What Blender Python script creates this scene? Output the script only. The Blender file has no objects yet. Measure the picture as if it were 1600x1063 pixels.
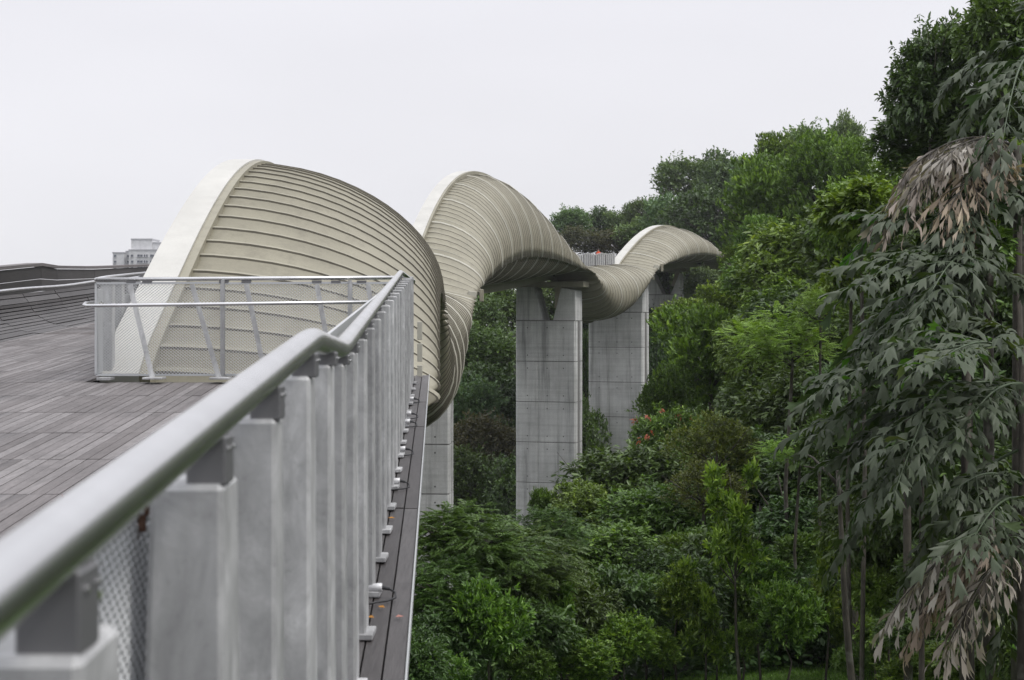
import bpy, bmesh, math, random
import numpy as np
from math import radians as R, sin, cos, pi, sqrt
from mathutils import Vector, Matrix
random.seed(7); rng = np.random.default_rng(11)
sc = bpy.context.scene
COL = sc.collection

# ------------------------------------------------------------------ camera, sky, light, exposure
cam_d = bpy.data.cameras.new('camera'); cam = bpy.data.objects.new('camera', cam_d); COL.objects.link(cam)
cam.location = (0, 0, 0); cam.rotation_euler = (R(90), 0, 0)
cam_d.sensor_width = 36; cam_d.lens = 54; cam_d.shift_y = -0.0197
cam_d.clip_start = 0.05; cam_d.clip_end = 9000
cam_d.dof.use_dof = True; cam_d.dof.focus_distance = 32; cam_d.dof.aperture_fstop = 9.0
sc.camera = cam
SUN_EL, SUN_AZ = R(55), R(112)          # overcast: a weak, very soft sun high on the right
w = bpy.data.worlds.new('World'); sc.world = w; w.use_nodes = True
nt = w.node_tree; nt.nodes.clear()
out = nt.nodes.new('ShaderNodeOutputWorld'); bg = nt.nodes.new('ShaderNodeBackground')
sky = nt.nodes.new('ShaderNodeTexSky'); sky.sky_type = 'NISHITA'; sky.sun_disc = False
sky.sun_elevation = SUN_EL; sky.sun_rotation = SUN_AZ
hs = nt.nodes.new('ShaderNodeHueSaturation'); hs.inputs['Saturation'].default_value = 0.10; hs.inputs['Value'].default_value = 0.35
nt.links.new(sky.outputs[0], hs.inputs['Color'])
tc = nt.nodes.new('ShaderNodeTexCoord'); sep = nt.nodes.new('ShaderNodeSeparateXYZ'); nt.links.new(tc.outputs['Generated'], sep.inputs[0])
ramp = nt.nodes.new('ShaderNodeValToRGB'); nt.links.new(sep.outputs['Z'], ramp.inputs[0])
e = ramp.color_ramp.elements
e[0].position = 0.0; e[0].color = (0.90, 0.90, 0.935, 1)
e[1].position = 1.0; e[1].color = (1.75, 1.78, 1.88, 1)
m_ = ramp.color_ramp.elements.new(0.28); m_.color = (0.885, 0.885, 0.95, 1)
nz = nt.nodes.new('ShaderNodeTexNoise'); nz.inputs['Scale'].default_value = 2.2; nz.inputs['Detail'].default_value = 3; nz.inputs['Roughness'].default_value = 0.45
mp = nt.nodes.new('ShaderNodeMapping'); mp.inputs['Scale'].default_value = (1, 1, 3.0); nt.links.new(tc.outputs['Generated'], mp.inputs[0]); nt.links.new(mp.outputs[0], nz.inputs['Vector'])
mr = nt.nodes.new('ShaderNodeMapRange'); mr.inputs[1].default_value = 0.3; mr.inputs[2].default_value = 0.7; mr.inputs[3].default_value = 0.94; mr.inputs[4].default_value = 1.05
nt.links.new(nz.outputs[0], mr.inputs[0])
vm = nt.nodes.new('ShaderNodeVectorMath'); vm.operation = 'SCALE'; nt.links.new(ramp.outputs[0], vm.inputs[0]); nt.links.new(mr.outputs[0], vm.inputs['Scale'])
# the cloud deck, in units of the physically bright sky behind it
sc10 = nt.nodes.new('ShaderNodeVectorMath'); sc10.operation = 'SCALE'; sc10.inputs['Scale'].default_value = 10.0; nt.links.new(vm.outputs[0], sc10.inputs[0])
mix = nt.nodes.new('ShaderNodeMix'); mix.data_type = 'RGBA'; mix.inputs[0].default_value = 0.94
nt.links.new(hs.outputs[0], mix.inputs[6]); nt.links.new(sc10.outputs[0], mix.inputs[7])
nt.links.new(mix.outputs[2], bg.inputs['Color']); bg.inputs['Strength'].default_value = 0.077
nt.links.new(bg.outputs[0], out.inputs['Surface'])
sd = bpy.data.lights.new('sun', 'SUN'); sd.energy = 1.5; sd.angle = R(14); sd.color = (1, 0.97, 0.92)
so = bpy.data.objects.new('sun', sd); COL.objects.link(so)
dv = Vector((sin(SUN_AZ)*cos(SUN_EL), cos(SUN_AZ)*cos(SUN_EL), sin(SUN_EL)))
so.rotation_euler = (-dv).to_track_quat('-Z', 'Y').to_euler()
vs = sc.view_settings; vs.view_transform = 'Standard'; vs.look = 'None'; vs.gamma = 1; vs.exposure = 0.38; vs.use_curve_mapping = False

# ------------------------------------------------------------------ helpers
F = 2400.0
def P(px, py, d): return Vector(((px-800)/F*d, d, (500-py)/F*d))
def link(o, parent=None):
    COL.objects.link(o)
    if parent is not None: o.parent = parent
    return o
def tag(o, label=None, cat=None, group=None, kind=None):
    if label: o['label'] = label
    if cat: o['category'] = cat
    if group: o['group'] = group
    if kind: o['kind'] = kind
    return o
def empty(name, loc, rz=0):
    o = bpy.data.objects.new(name, None); o.location = loc; o.rotation_euler = (0, 0, rz); o.empty_display_size = .2
    return link(o)
class MB:
    def __init__(s): s.v = []; s.f = []
    def add(s, vs, fs):
        n = len(s.v); s.v += [tuple(v) for v in vs]; s.f += [tuple(i+n for i in f) for f in fs]
    def box(s, c, d, m=None):
        hx, hy, hz = d[0]/2, d[1]/2, d[2]/2
        vs = [Vector((x*hx, y*hy, z*hz)) for x in (-1, 1) for y in (-1, 1) for z in (-1, 1)]
        if m is not None: vs = [m @ v for v in vs]
        vs = [v + Vector(c) for v in vs]
        s.add(vs, [(0,1,3,2),(4,6,7,5),(0,4,5,1),(2,3,7,6),(0,2,6,4),(1,5,7,3)])
    def bar(s, a, b, wx, wz, up=(0,0,1)):
        a, b = Vector(a), Vector(b); t = (b-a).normalized(); u = Vector(up)
        sd_ = t.cross(u)
        if sd_.length < 1e-4: sd_ = t.cross(Vector((1,0,0)))
        sd_.normalize(); n = sd_.cross(t).normalized()
        vs = []
        for p in (a, b):
            for i, j in ((-1,-1),(1,-1),(1,1),(-1,1)): vs.append(p + sd_*(i*wx/2) + n*(j*wz/2))
        s.add(vs, [(0,3,2,1),(4,5,6,7),(0,1,5,4),(1,2,6,5),(2,3,7,6),(3,0,4,7)])
    def tube(s, pts, r, n=10, caps=True):
        pts = [Vector(p) for p in pts]; rs = r if hasattr(r, '__len__') else [r]*len(pts)
        base = len(s.v); N = len(pts); prev = None
        for i, p in enumerate(pts):
            t = (pts[min(i+1, N-1)] - pts[max(i-1, 0)]).normalized()
            if prev is None:
                u = t.cross(Vector((0,0,1)) if abs(t.z) < .9 else Vector((1,0,0))).normalized()
            else:
                u = (prev - t*prev.dot(t)).normalized()
            prev = u; v = t.cross(u)
            for k in range(n):
                a = 2*pi*k/n; s.v.append(tuple(p + (u*cos(a)+v*sin(a))*rs[i]))
        for i in range(N-1):
            for k in range(n):
                a0 = base+i*n+k; a1 = base+i*n+(k+1) % n
                s.f.append((a0, a1, a1+n, a0+n))
        if caps:
            s.f.append(tuple(base+k for k in range(n))[::-1]); s.f.append(tuple(base+(N-1)*n+k for k in range(n)))
    def prism(s, poly, y0, y1):      # polygon in x,z extruded along y
        n = len(poly); vs = [(x, y0, z) for x, z in poly] + [(x, y1, z) for x, z in poly]
        s.add(vs, [tuple(range(n))[::-1], tuple(range(n, 2*n))] + [(i, (i+1) % n, n+(i+1) % n, n+i) for i in range(n)])
    def build(s, name, mat, parent=None, smooth=False, bevel=0):
        me = bpy.data.meshes.new(name); me.from_pydata(s.v, [], s.f); 
        bm = bmesh.new(); bm.from_mesh(me); bmesh.ops.recalc_face_normals(bm, faces=bm.faces)
        if bevel: bmesh.ops.bevel(bm, geom=list(bm.edges), offset=bevel, segments=1, affect='EDGES')
        bm.to_mesh(me); bm.free()
        if mat: me.materials.append(mat)
        if smooth: me.shade_smooth()
        o = bpy.data.objects.new(name, me); link(o, parent)
        return o
def smooth_by_angle(o, a=40):
    me = o.data; me.shade_smooth()
    bm = bmesh.new(); bm.from_mesh(me)
    for e_ in bm.edges:
        if len(e_.link_faces) == 2 and e_.calc_face_angle(0) > R(a): e_.smooth = False
    bm.to_mesh(me); bm.free()
def frame_matrix(p, heading):       # local x = right of path, y = along path
    return Matrix.Translation(p) @ Matrix.Rotation(-heading, 4, 'Z')

def mat(name, base=(.5,.5,.5), rough=.6, metal=0, spec=.5, build=None):
    m = bpy.data.materials.new(name); m.use_nodes = True; t = m.node_tree; b = t.nodes['Principled BSDF']
    b.inputs['Base Color'].default_value = (*base, 1); b.inputs['Roughness'].default_value = rough; b.inputs['Metallic'].default_value = metal
    b.inputs['Specular IOR Level'].default_value = spec
    if build: build(t, b)
    return m
def N(t, typ, **kw):
    n = t.nodes.new(typ)
    for k, v in kw.items():
        if k.startswith('i_'): n.inputs[k[2:].replace('_', ' ')].default_value = v
        else: setattr(n, k, v)
    return n
def noise(t, scale, detail=5, rough=.6, coord='Object', stretch=(1,1,1), dist=0):
    c = N(t, 'ShaderNodeTexCoord'); mp_ = N(t, 'ShaderNodeMapping'); mp_.inputs['Scale'].default_value = stretch
    n = N(t, 'ShaderNodeTexNoise'); n.inputs['Scale'].default_value = scale; n.inputs['Detail'].default_value = detail; n.inputs['Roughness'].default_value = rough; n.inputs['Distortion'].default_value = dist
    if coord == 'World':
        g = N(t, 'ShaderNodeNewGeometry'); t.links.new(g.outputs['Position'], mp_.inputs[0])
    else: t.links.new(c.outputs[coord], mp_.inputs[0])
    t.links.new(mp_.outputs[0], n.inputs['Vector']); return n.outputs['Fac']
def cramp(t, fac, stops):
    r = N(t, 'ShaderNodeValToRGB'); t.links.new(fac, r.inputs[0]); el = r.color_ramp.elements
    while len(el) > 1: el.remove(el[-1])
    el[0].position = stops[0][0]; el[0].color = (*stops[0][1], 1)
    for p, c in stops[1:]:
        x = el.new(p); x.color = (*c, 1)
    return r.outputs[0]
def mixc(t, fac, a, b, mode='MIX'):
    m = N(t, 'ShaderNodeMix', data_type='RGBA', blend_type=mode)
    if isinstance(fac, (int, float)): m.inputs[0].default_value = fac
    else: t.links.new(fac, m.inputs[0])
    for s_, i in ((a, 6), (b, 7)):
        if isinstance(s_, tuple): m.inputs[i].default_value = (*s_, 1)
        else: t.links.new(s_, m.inputs[i])
    return m.outputs[2]
def bump(t, b, fac, strength=.3, dist=.02):
    bp = N(t, 'ShaderNodeBump'); bp.inputs['Strength'].default_value = strength; bp.inputs['Distance'].default_value = dist
    t.links.new(fac, bp.inputs['Height']); t.links.new(bp.outputs[0], b.inputs['Normal'])
g1 = lambda v: (v, v, v)

# ------------------------------------------------------------------ materials
def b_conc(t, b):
    a = noise(t, .35, 6, .65, 'World'); s = noise(t, 1.2, 5, .7, 'World', (1.6, 1.6, .08)); h = noise(t, 1.0, 4, .6, 'World', (.15, .15, 5))
    f = noise(t, 14, 4, .6, 'World')
    c = cramp(t, a, [(.30, (.44,.44,.43)), (.5, (.58,.58,.575)), (.6, (.62,.62,.61)), (.75, (.74,.74,.73))])
    c = mixc(t, .9, c, cramp(t, s, [(.32, g1(.48)), (.48, g1(.95)), (.7, g1(1.12))]), 'MULTIPLY')
    c = mixc(t, .5, c, cramp(t, h, [(.35, g1(.78)), (.55, g1(1.05))]), 'MULTIPLY')
    c = mixc(t, .5, c, cramp(t, f, [(.3, g1(.8)), (.7, g1(1.1))]), 'MULTIPLY')
    oi = N(t, 'ShaderNodeObjectInfo'); c = mixc(t, 1.0, c, cramp(t, oi.outputs['Random'], [(0, g1(.88)), (1, g1(1.0))]), 'MULTIPLY')
    t.links.new(c, b.inputs['Base Color']); bump(t, b, f, .3, .02)
M = {}
M['concrete'] = mat('concrete', (.4,.4,.41), .85, build=b_conc)
M['joint'] = mat('dirty_joint', (.16,.155,.15), .9); M['tie'] = mat('tie_hole_shadow', (.09,.09,.09), .9)
def b_galv(t, b):
    a = noise(t, 9, 6, .7, 'World', (1,1,.6), .8); f = noise(t, 55, 4, .7, 'World'); s = noise(t, 9, 4, .6, 'World', (1,1,.07))
    p = noise(t, 3.3, 2, .5, 'World', (1,1,.8), 1.2)
    c = cramp(t, a, [(.3, (.33,.332,.335)), (.48, (.43,.432,.435)), (.58, (.50,.502,.505)), (.68, (.6,.602,.605))])
    c = mixc(t, .7, c, cramp(t, s, [(.3, g1(.72)), (.6, g1(1.08))]), 'MULTIPLY')
    c = mixc(t, .6, c, cramp(t, f, [(.28, g1(.72)), (.42, g1(1)), (.7, g1(1.06))]), 'MULTIPLY')
    c = mixc(t, .5, c, cramp(t, p, [(.60, g1(1)), (.63, g1(1.22)), (.8, g1(1.25))]), 'MULTIPLY')
    oi = N(t, 'ShaderNodeObjectInfo'); c = mixc(t, 1.0, c, cramp(t, oi.outputs['Random'], [(0, g1(.76)), (1, g1(1.0))]), 'MULTIPLY')
    t.links.new(c, b.inputs['Base Color']); bump(t, b, f, .15, .004)
    t.links.new(cramp(t, a, [(.3, g1(.5)), (.7, g1(.72))]), b.inputs['Roughness'])
M['galv'] = mat('galvanised_steel', (.4,.4,.41), .6, .25, build=b_galv)
M['mesh'] = mat('galvanised_mesh', (.50,.51,.52), .5, .3)
def b_rail(t, b):
    k = noise(t, 5, 3, .6, 'World')
    t.links.new(cramp(t, k, [(.3, g1(.60)), (.7, g1(.70))]), b.inputs['Base Color'])
M['rail'] = mat('brushed_steel', (.64,.64,.66), .27, 1.0, build=b_rail)
M['bracket'] = mat('dull_dark_steel', (.16,.16,.165), .55, .5)
M['moss'] = mat('moss', (.06,.09,.015), .95)
M['rust'] = mat('rust', (.11,.06,.04), .9)
def b_paint(base, dirt, k=1.0, streak=1.6):
    def f(t, b):
        a = noise(t, .7, 5, .6, 'World'); s = noise(t, 2.2, 5, .7, 'World', (streak, streak, .35)); fi = noise(t, 30, 3, .6, 'World')
        c = cramp(t, a, [(.3, tuple(x*.86 for x in base)), (.7, tuple(min(.85, x*1.08) for x in base))])
        c = mixc(t, cramp(t, s, [(.48, g1(0)), (.72, g1(.55*k))]), c, dirt)
        c = mixc(t, .3, c, cramp(t, fi, [(.3, g1(.82)), (.6, g1(1.02))]), 'MULTIPLY')
        t.links.new(c, b.inputs['Base Color'])
    return f
M['beige'] = mat('beige_paint', (.5,.47,.37), .55, build=b_paint((.275,.256,.192), (.165,.150,.112)))
M['beige_edge'] = mat('beige_edge_shade', (.2,.18,.14), .8, build=b_paint((.13,.118,.09), (.075,.068,.055)))  # slat lip tone darkened to paint in the shadow line
M['beige_light'] = mat('pale_paint', (.66,.64,.56), .45, build=b_paint((.47,.455,.385), (.30,.285,.235)))
M['white'] = mat('white_paint', (.7,.7,.67), .5, build=b_paint((.50,.49,.455), (.36,.35,.32), .6))
M['steel_dark'] = mat('dark_underside_steel', (.1,.095,.085), .8)  # even dark tone for the blocks under the deck
def b_wood(t, b, dk=1.0):
    c0 = N(t, 'ShaderNodeObjectInfo'); at = N(t, 'ShaderNodeAttribute', attribute_name='tint')
    ad = N(t, 'ShaderNodeMath', operation='ADD'); t.links.new(c0.outputs['Random'], ad.inputs[0]); t.links.new(at.outputs['Fac'], ad.inputs[1])
    fr = N(t, 'ShaderNodeMath', operation='FRACT'); t.links.new(ad.outputs[0], fr.inputs[0])
    g = noise(t, 6, 6, .7, 'World', (9, .6, 9)); big = noise(t, 1.1, 6, .7, 'World', (1,.6,1), .6); fine = noise(t, 60, 4, .6, 'World', (2, .2, 2))
    c = cramp(t, fr.outputs[0], [(0, tuple(x*dk for x in (.118,.105,.103))), (.5, tuple(x*dk for x in (.150,.136,.135))), (1, tuple(x*dk for x in (.205,.190,.189)))])
    c = mixc(t, .8, c, cramp(t, g, [(.3, g1(.6)), (.6, g1(1.1))]), 'MULTIPLY')
    c = mixc(t, .85, c, cramp(t, big, [(.3, g1(.68)), (.5, g1(1)), (.7, g1(1.22))]), 'MULTIPLY')
    c = mixc(t, .5, c, cramp(t, fine, [(.35, g1(.75)), (.6, g1(1.05))]), 'MULTIPLY')
    t.links.new(c, b.inputs['Base Color']); bump(t, b, g, .4, .006)
M['wood'] = mat('weathered_timber', (.2,.19,.2), .7, build=b_wood)
M['wood_dark'] = mat('dark_timber', (.1,.09,.09), .55, build=lambda t, b: b_wood(t, b, .42))  # same timber in a darker tone
M['wood_black'] = mat('black_timber', (.05,.045,.045), .6, build=lambda t, b: b_wood(t, b, .25))  # same timber darkened further, nearly black
M['gap'] = mat('dark_joist', (.03,.028,.027), .9)
M['black'] = mat('black_rubber', (.02,.02,.022), .5)
M['lamp'] = mat('lamp_housing', (.62,.62,.63), .35, .2)
M['orange'] = mat('orange_cloth', (.75,.10,.03), .8)
M['skin'] = mat('skin', (.35,.2,.14), .6); M['hair'] = mat('hair', (.02,.015,.012), .6); M['trouser'] = mat('navy_cloth', (.03,.035,.06), .8)
M['leaf_fall'] = mat('fallen_leaf', (.42,.20,.04), .8); M['leaf_fall_pink'] = mat('fallen_pink_leaf', (.36,.17,.14), .8)
def b_bark(t, b):
    a = noise(t, 7, 5, .7, 'World', (1,1,.35)); l = noise(t, 2.5, 4, .6, 'World')
    c = cramp(t, a, [(.3, (.025,.021,.016)), (.7, (.085,.075,.06))]); c = mixc(t, cramp(t, l, [(.56, g1(0)), (.66, g1(.5))]), c, (.17,.17,.145))
    t.links.new(c, b.inputs['Base Color']); bump(t, b, a, .6, .03)
M['bark'] = mat('bark', (.1,.08,.06), .9, build=b_bark)
def b_soil(t, b):
    a = noise(t, .6, 6, .7, 'World'); c = cramp(t, a, [(.3, (.012,.016,.008)), (.7, (.03,.042,.018))]); t.links.new(c, b.inputs['Base Color'])
M['soil'] = mat('forest_floor', (.03,.03,.02), .95, build=b_soil)
def b_lawn(t, b):
    a = noise(t, 1.3, 6, .7, 'World'); c = cramp(t, a, [(.3, (.05,.10,.015)), (.7, (.10,.18,.03))]); t.links.new(c, b.inputs['Base Color'])
M['lawn'] = mat('lawn', (.08,.15,.03), .9, build=b_lawn)
def leafmat(name, stops, rough=.42, trans=.25, spec=.5, tcol=None, back=None):
    m = bpy.data.materials.new(name); m.use_nodes = True; t = m.node_tree; b = t.nodes['Principled BSDF']; o = t.nodes['Material Output']
    at = N(t, 'ShaderNodeAttribute', attribute_name='tint')
    nn = noise(t, .45, 3, .6, 'World')
    ma = N(t, 'ShaderNodeMath', operation='MULTIPLY_ADD'); t.links.new(nn, ma.inputs[0]); ma.inputs[1].default_value = .5; t.links.new(at.outputs['Fac'], ma.inputs[2])
    mb_ = N(t, 'ShaderNodeMath', operation='SUBTRACT'); t.links.new(ma.outputs[0], mb_.inputs[0]); mb_.inputs[1].default_value = .25
    c = cramp(t, mb_.outputs[0], stops)
    oi = N(t, 'ShaderNodeObjectInfo'); c = mixc(t, 1.0, c, cramp(t, oi.outputs['Random'], [(0, (.72,.76,.78)), (.35, (1.12,1.0,.85)), (.65, (.85,.98,1.0)), (1, (1.3,1.22,1.0))]), 'MULTIPLY')
    if back:
        g = N(t, 'ShaderNodeNewGeometry'); c2 = mixc(t, g.outputs['Backfacing'], c, back)
    else: c2 = c
    t.links.new(c2, b.inputs['Base Color']); b.inputs['Roughness'].default_value = rough; b.inputs['Specular IOR Level'].default_value = spec
    tr = N(t, 'ShaderNodeBsdfTranslucent'); 
    tc_ = mixc(t, 1.0, c, (1.35, 1.35, .55), 'MULTIPLY'); t.links.new(tc_, tr.inputs['Color'])
    mx = N(t, 'ShaderNodeMixShader'); mx.inputs[0].default_value = trans
    t.links.new(b.outputs[0], mx.inputs[1]); t.links.new(tr.outputs[0], mx.inputs[2]); t.links.new(mx.outputs[0], o.inputs['Surface'])
    return m
LM = {}
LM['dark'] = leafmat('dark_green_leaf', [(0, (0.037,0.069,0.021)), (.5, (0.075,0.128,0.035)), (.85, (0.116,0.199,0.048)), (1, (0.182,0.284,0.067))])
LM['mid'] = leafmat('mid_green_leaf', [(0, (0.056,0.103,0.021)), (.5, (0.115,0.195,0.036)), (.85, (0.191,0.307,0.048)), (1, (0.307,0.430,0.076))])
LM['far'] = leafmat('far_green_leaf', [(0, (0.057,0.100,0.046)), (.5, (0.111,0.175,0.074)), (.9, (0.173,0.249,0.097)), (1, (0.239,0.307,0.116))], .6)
LM['olive'] = leafmat('olive_leaf', [(0, (.05,.065,.018)), (.5, (.10,.135,.032)), (1, (.20,.25,.055))], .5)
LM['bright'] = leafmat('bright_green_leaf', [(0, (.04,.085,.014)), (.35, (.10,.185,.03)), (.7, (.20,.32,.05)), (1, (.32,.45,.10))], .38, .3)
LM['feather'] = leafmat('feathery_leaf', [(0, (.11,.185,.03)), (.5, (.20,.33,.055)), (1, (.31,.44,.10))], .5, .3)
LM['teal'] = leafmat('blue_green_leaf', [(0, (0.049,0.088,0.023)), (.5, (0.092,0.160,0.041)), (.85, (0.145,0.232,0.054)), (1, (0.241,0.350,0.063))], .38)
LM['palm'] = leafmat('fishtail_leaf', [(0, (0.020,0.043,0.011)), (.4, (0.038,0.069,0.021)), (.7, (0.070,0.112,0.040)), (.88, (0.115,0.162,0.068)), (.95, (0.060,0.157,0.024)), (1, (0.090,0.235,0.024))], .5, .2, .28, back=(.07,.088,.055))
LM['palm_dry'] = leafmat('dry_palm_leaf', [(0, (0.144,0.114,0.096)), (.5, (0.288,0.246,0.222)), (.9, (0.408,0.360,0.330)), (1, (0.240,0.264,0.144))], .7, .15)
LM['red'] = leafmat('young_red_leaf', [(0, (0.280,0.050,0.030)), (.6, (0.420,0.120,0.060)), (1, (0.400,0.300,0.080))], .4, .3)
LM['brownish'] = leafmat('brown_green_leaf', [(0, (0.045,0.053,0.030)), (.5, (0.090,0.093,0.053)), (1, (0.150,0.143,0.083))], .6)

# ------------------------------------------------------------------ terrain
G = [(10,40,-9.3),(4,38,-9.5),(18,42,-8.6),(7,36,-9.3),(14,36,-9.2),(3,46,-10.5),(-2,34,-10),(0,15,-9),(10,10,-8),(18,22,-5),(11,26,-7.2),(30,25,2),
     (-12,15,-14),(-20,50,-25),(-50,100,-35),(-120,60,-42),(-200,200,-45),(-100,300,-45),(-60,200,-38),
     (0,60,-17),(8,62,-12),(16,62,-7),(26,62,1),(40,60,10),(0,90,-24),(10,90,-16),(20,90,-7),(32,95,2),(50,100,14),(-5,120,-25),(8,125,-22),(18,120,-11),(30,125,0),(45,130,9),(70,130,20),
     (-5,150,-24),(8,152,-19),(20,150,-10),(35,155,2),(55,165,13),(80,170,22),(-12,175,-18),(5,180,-11),(20,182,-3),(32,190,5),(50,195,12),(75,200,18),
     (-30,200,-20),(0,210,-5),(20,220,5),(40,235,9),(60,240,14),(90,240,14),(0,260,-4),(40,280,4),(100,300,8),(150,200,20),(-60,300,-30),(40,340,-10),(0,400,-35),(200,400,-20),(200,100,15),(120,40,15),(60,0,8),(40,-60,0),(-60,-40,-35),(0,-30,-8)]
GA = np.array(G, float)
def ground(x, y):
    x = np.atleast_1d(np.asarray(x, float)); y = np.atleast_1d(np.asarray(y, float))
    d2 = (x[:, None]-GA[None, :, 0])**2 + (y[:, None]-GA[None, :, 1])**2
    wt = 1/(d2 + 30.0)**1.9
    z = (wt*GA[None, :, 2]).sum(1)/wt.sum(1)
    rr = np.sqrt(x*x + y*y); k = np.clip((rr-330)/500, 0, 1); k = k*k*(3-2*k)
    return z*(1-k) - 45*k
def gz(x, y): return float(ground(x, y)[0])
def axis_vals(segs):
    r = []
    for a, b, st in segs: r += list(np.arange(a, b, st))
    return np.array(r + [segs[-1][1]])
gx = axis_vals([(-9000,-1000,1600),(-1000,-200,100),(-200,-30,12),(-30,60,1.6),(60,200,12),(200,1000,100),(1000,9000,1600)])
gy = axis_vals([(-2000,-200,300),(-200,-20,20),(-20,30,2.5),(30,60,1.2),(60,260,4),(260,1000,60),(1000,9000,1600)])
X, Y = np.meshgrid(gx, gy); Z = ground(X.ravel(), Y.ravel()).reshape(X.shape)
nx, ny = len(gx), len(gy)
vv = np.stack([X.ravel(), Y.ravel(), Z.ravel()], 1)
idx = np.arange(nx*ny).reshape(ny, nx)
qf = np.stack([idx[:-1,:-1].ravel(), idx[:-1,1:].ravel(), idx[1:,1:].ravel(), idx[1:,:-1].ravel()], 1)
def mesh_np(name, verts, faces, mat_, tint=None, smooth=False):
    me = bpy.data.meshes.new(name); nv, nf, k = len(verts), len(faces), faces.shape[1]
    me.vertices.add(nv); me.vertices.foreach_set('co', verts.astype(np.float32).ravel())
    me.loops.add(nf*k); me.loops.foreach_set('vertex_index', faces.astype(np.int32).ravel())
    me.polygons.add(nf); me.polygons.foreach_set('loop_start', np.arange(0, nf*k, k, dtype=np.int32))
    try: me.polygons.foreach_set('loop_total', np.full(nf, k, np.int32))
    except Exception: pass
    if tint is not None:
        a = me.attributes.new('tint', 'FLOAT', 'POINT'); a.data.foreach_set('value', tint.astype(np.float32))
    me.update(calc_edges=True)
    if mat_: me.materials.append(mat_)
    if smooth: me.shade_smooth()
    return me
ter = link(bpy.data.objects.new('ground', mesh_np('ground', vv, qf, M['soil'], smooth=True))); tag(ter, kind='structure')

# ------------------------------------------------------------------ bridge line
def spline(pts):
    xs = np.array([p[0] for p in pts], float); ys = np.array([p[1] for p in pts], float)
    h_ = np.diff(xs); dl = np.diff(ys)/h_; m = np.zeros(len(xs)); m[0] = dl[0]; m[-1] = dl[-1]
    for i in range(1, len(xs)-1):
        m[i] = (dl[i-1]*h_[i] + dl[i]*h_[i-1])/(h_[i-1]+h_[i])
    def f(x):
        i = int(np.clip(np.searchsorted(xs, x)-1, 0, len(xs)-2)); t = (x-xs[i])/h_[i]
        if x < xs[0]: return float(ys[0] + m[0]*(x-xs[0]))
        if x > xs[-1]: return float(ys[-1] + m[-1]*(x-xs[-1]))
        return float((2*t**3-3*t*t+1)*ys[i] + (t**3-2*t*t+t)*h_[i]*m[i] + (-2*t**3+3*t*t)*ys[i+1] + (t**3-t*t)*h_[i]*m[i+1])
    return f
tipx = spline([(10,-.62),(17,-.95),(28,-1.45),(45,-1.95),(60,-2.05),(75,-1.72),(95,.3),(115,3.6),(130,6.8),(150,14.2),(165,19.5),(180,24.8),(215,36)])
dz = spline([(0,-1.43),(17,-.6),(28,-.09),(45,.7),(60,1.1),(75,1.4),(95,2.2),(115,3.2),(130,4.2),(150,5.3),(165,6.2),(180,7.0),(215,8)])
Wd = spline([(17,3.35),(28,3.4),(45,3.4),(60,3.4),(75,3.4),(95,3.7),(115,3.7),(130,3.8),(150,4.0),(165,4.0),(215,4.0)])
SPANS = [(17.7,41.5,2.72),(41.5,74,-5.2),(74,131,7.0),(131,150,-4.7),(150,186,3.7),(186,206,-3.5)]
def hh(d):
    for a, b, H in SPANS:
        if a <= d < b: return H*sin(pi*(d-a)/(b-a))**(1.02 if a < 20 else .92)
    return 0.0
def head(d): 
    e_ = .5; return math.atan2(tipx(d+e_)-tipx(d-e_), 2*e_)
def nrm(d): 
    a = head(d); return Vector((cos(a), -sin(a), 0))
def tipp(d): return Vector((tipx(d), d, dz(d)))
def apos(d): return tipp(d) - nrm(d)*Wd(d)
def section(d, out=0.0, n=18, th=.13):
    a = apos(d); nn = nrm(d); W_ = Wd(d); h_ = hh(d)
    if d < 17.7: W_ -= .45*min(1, (17.7-d)*1.6)     # the shell tucks in under the ledge where it starts
    zt = max(h_, 0) + th; zb = min(h_, 0) - th
    pts = []
    for i in range(n+1):
        t = pi/2 - pi*i/n
        c_, s_ = cos(t), sin(t)
        kk = max(0.0, 1 - abs(h_)/2.2)**1.5 if d > 30 else 0.0
        lat = W_*(abs(c_)**.86*(1-kk) + (1-abs(s_)**1.15)*kk) + out*c_
        z = (zt+zb)/2 + (zt-zb)/2*(abs(s_)**.95)*(1 if s_ > 0 else -1) + out*s_
        if d < 17.7: z -= (17.7-d)*.85
        z -= .30*(lat/W_)**2 + (.12*max(h_, 0)*(lat/W_)**1.5 if s_ > -.2 else 0)
        pts.append(a + nn*lat + Vector((0, 0, z)))
    return pts

bridge = empty('bridge', (0, 17, dz(17)))
tag(bridge, 'long undulating footbridge of beige curved steel ribs with white arches on tall concrete piers', 'footbridge')
bi = Vector(bridge.location)
def child(o): o.matrix_parent_inverse = Matrix.Translation(-bi); return o
class MBW(MB): pass
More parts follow.
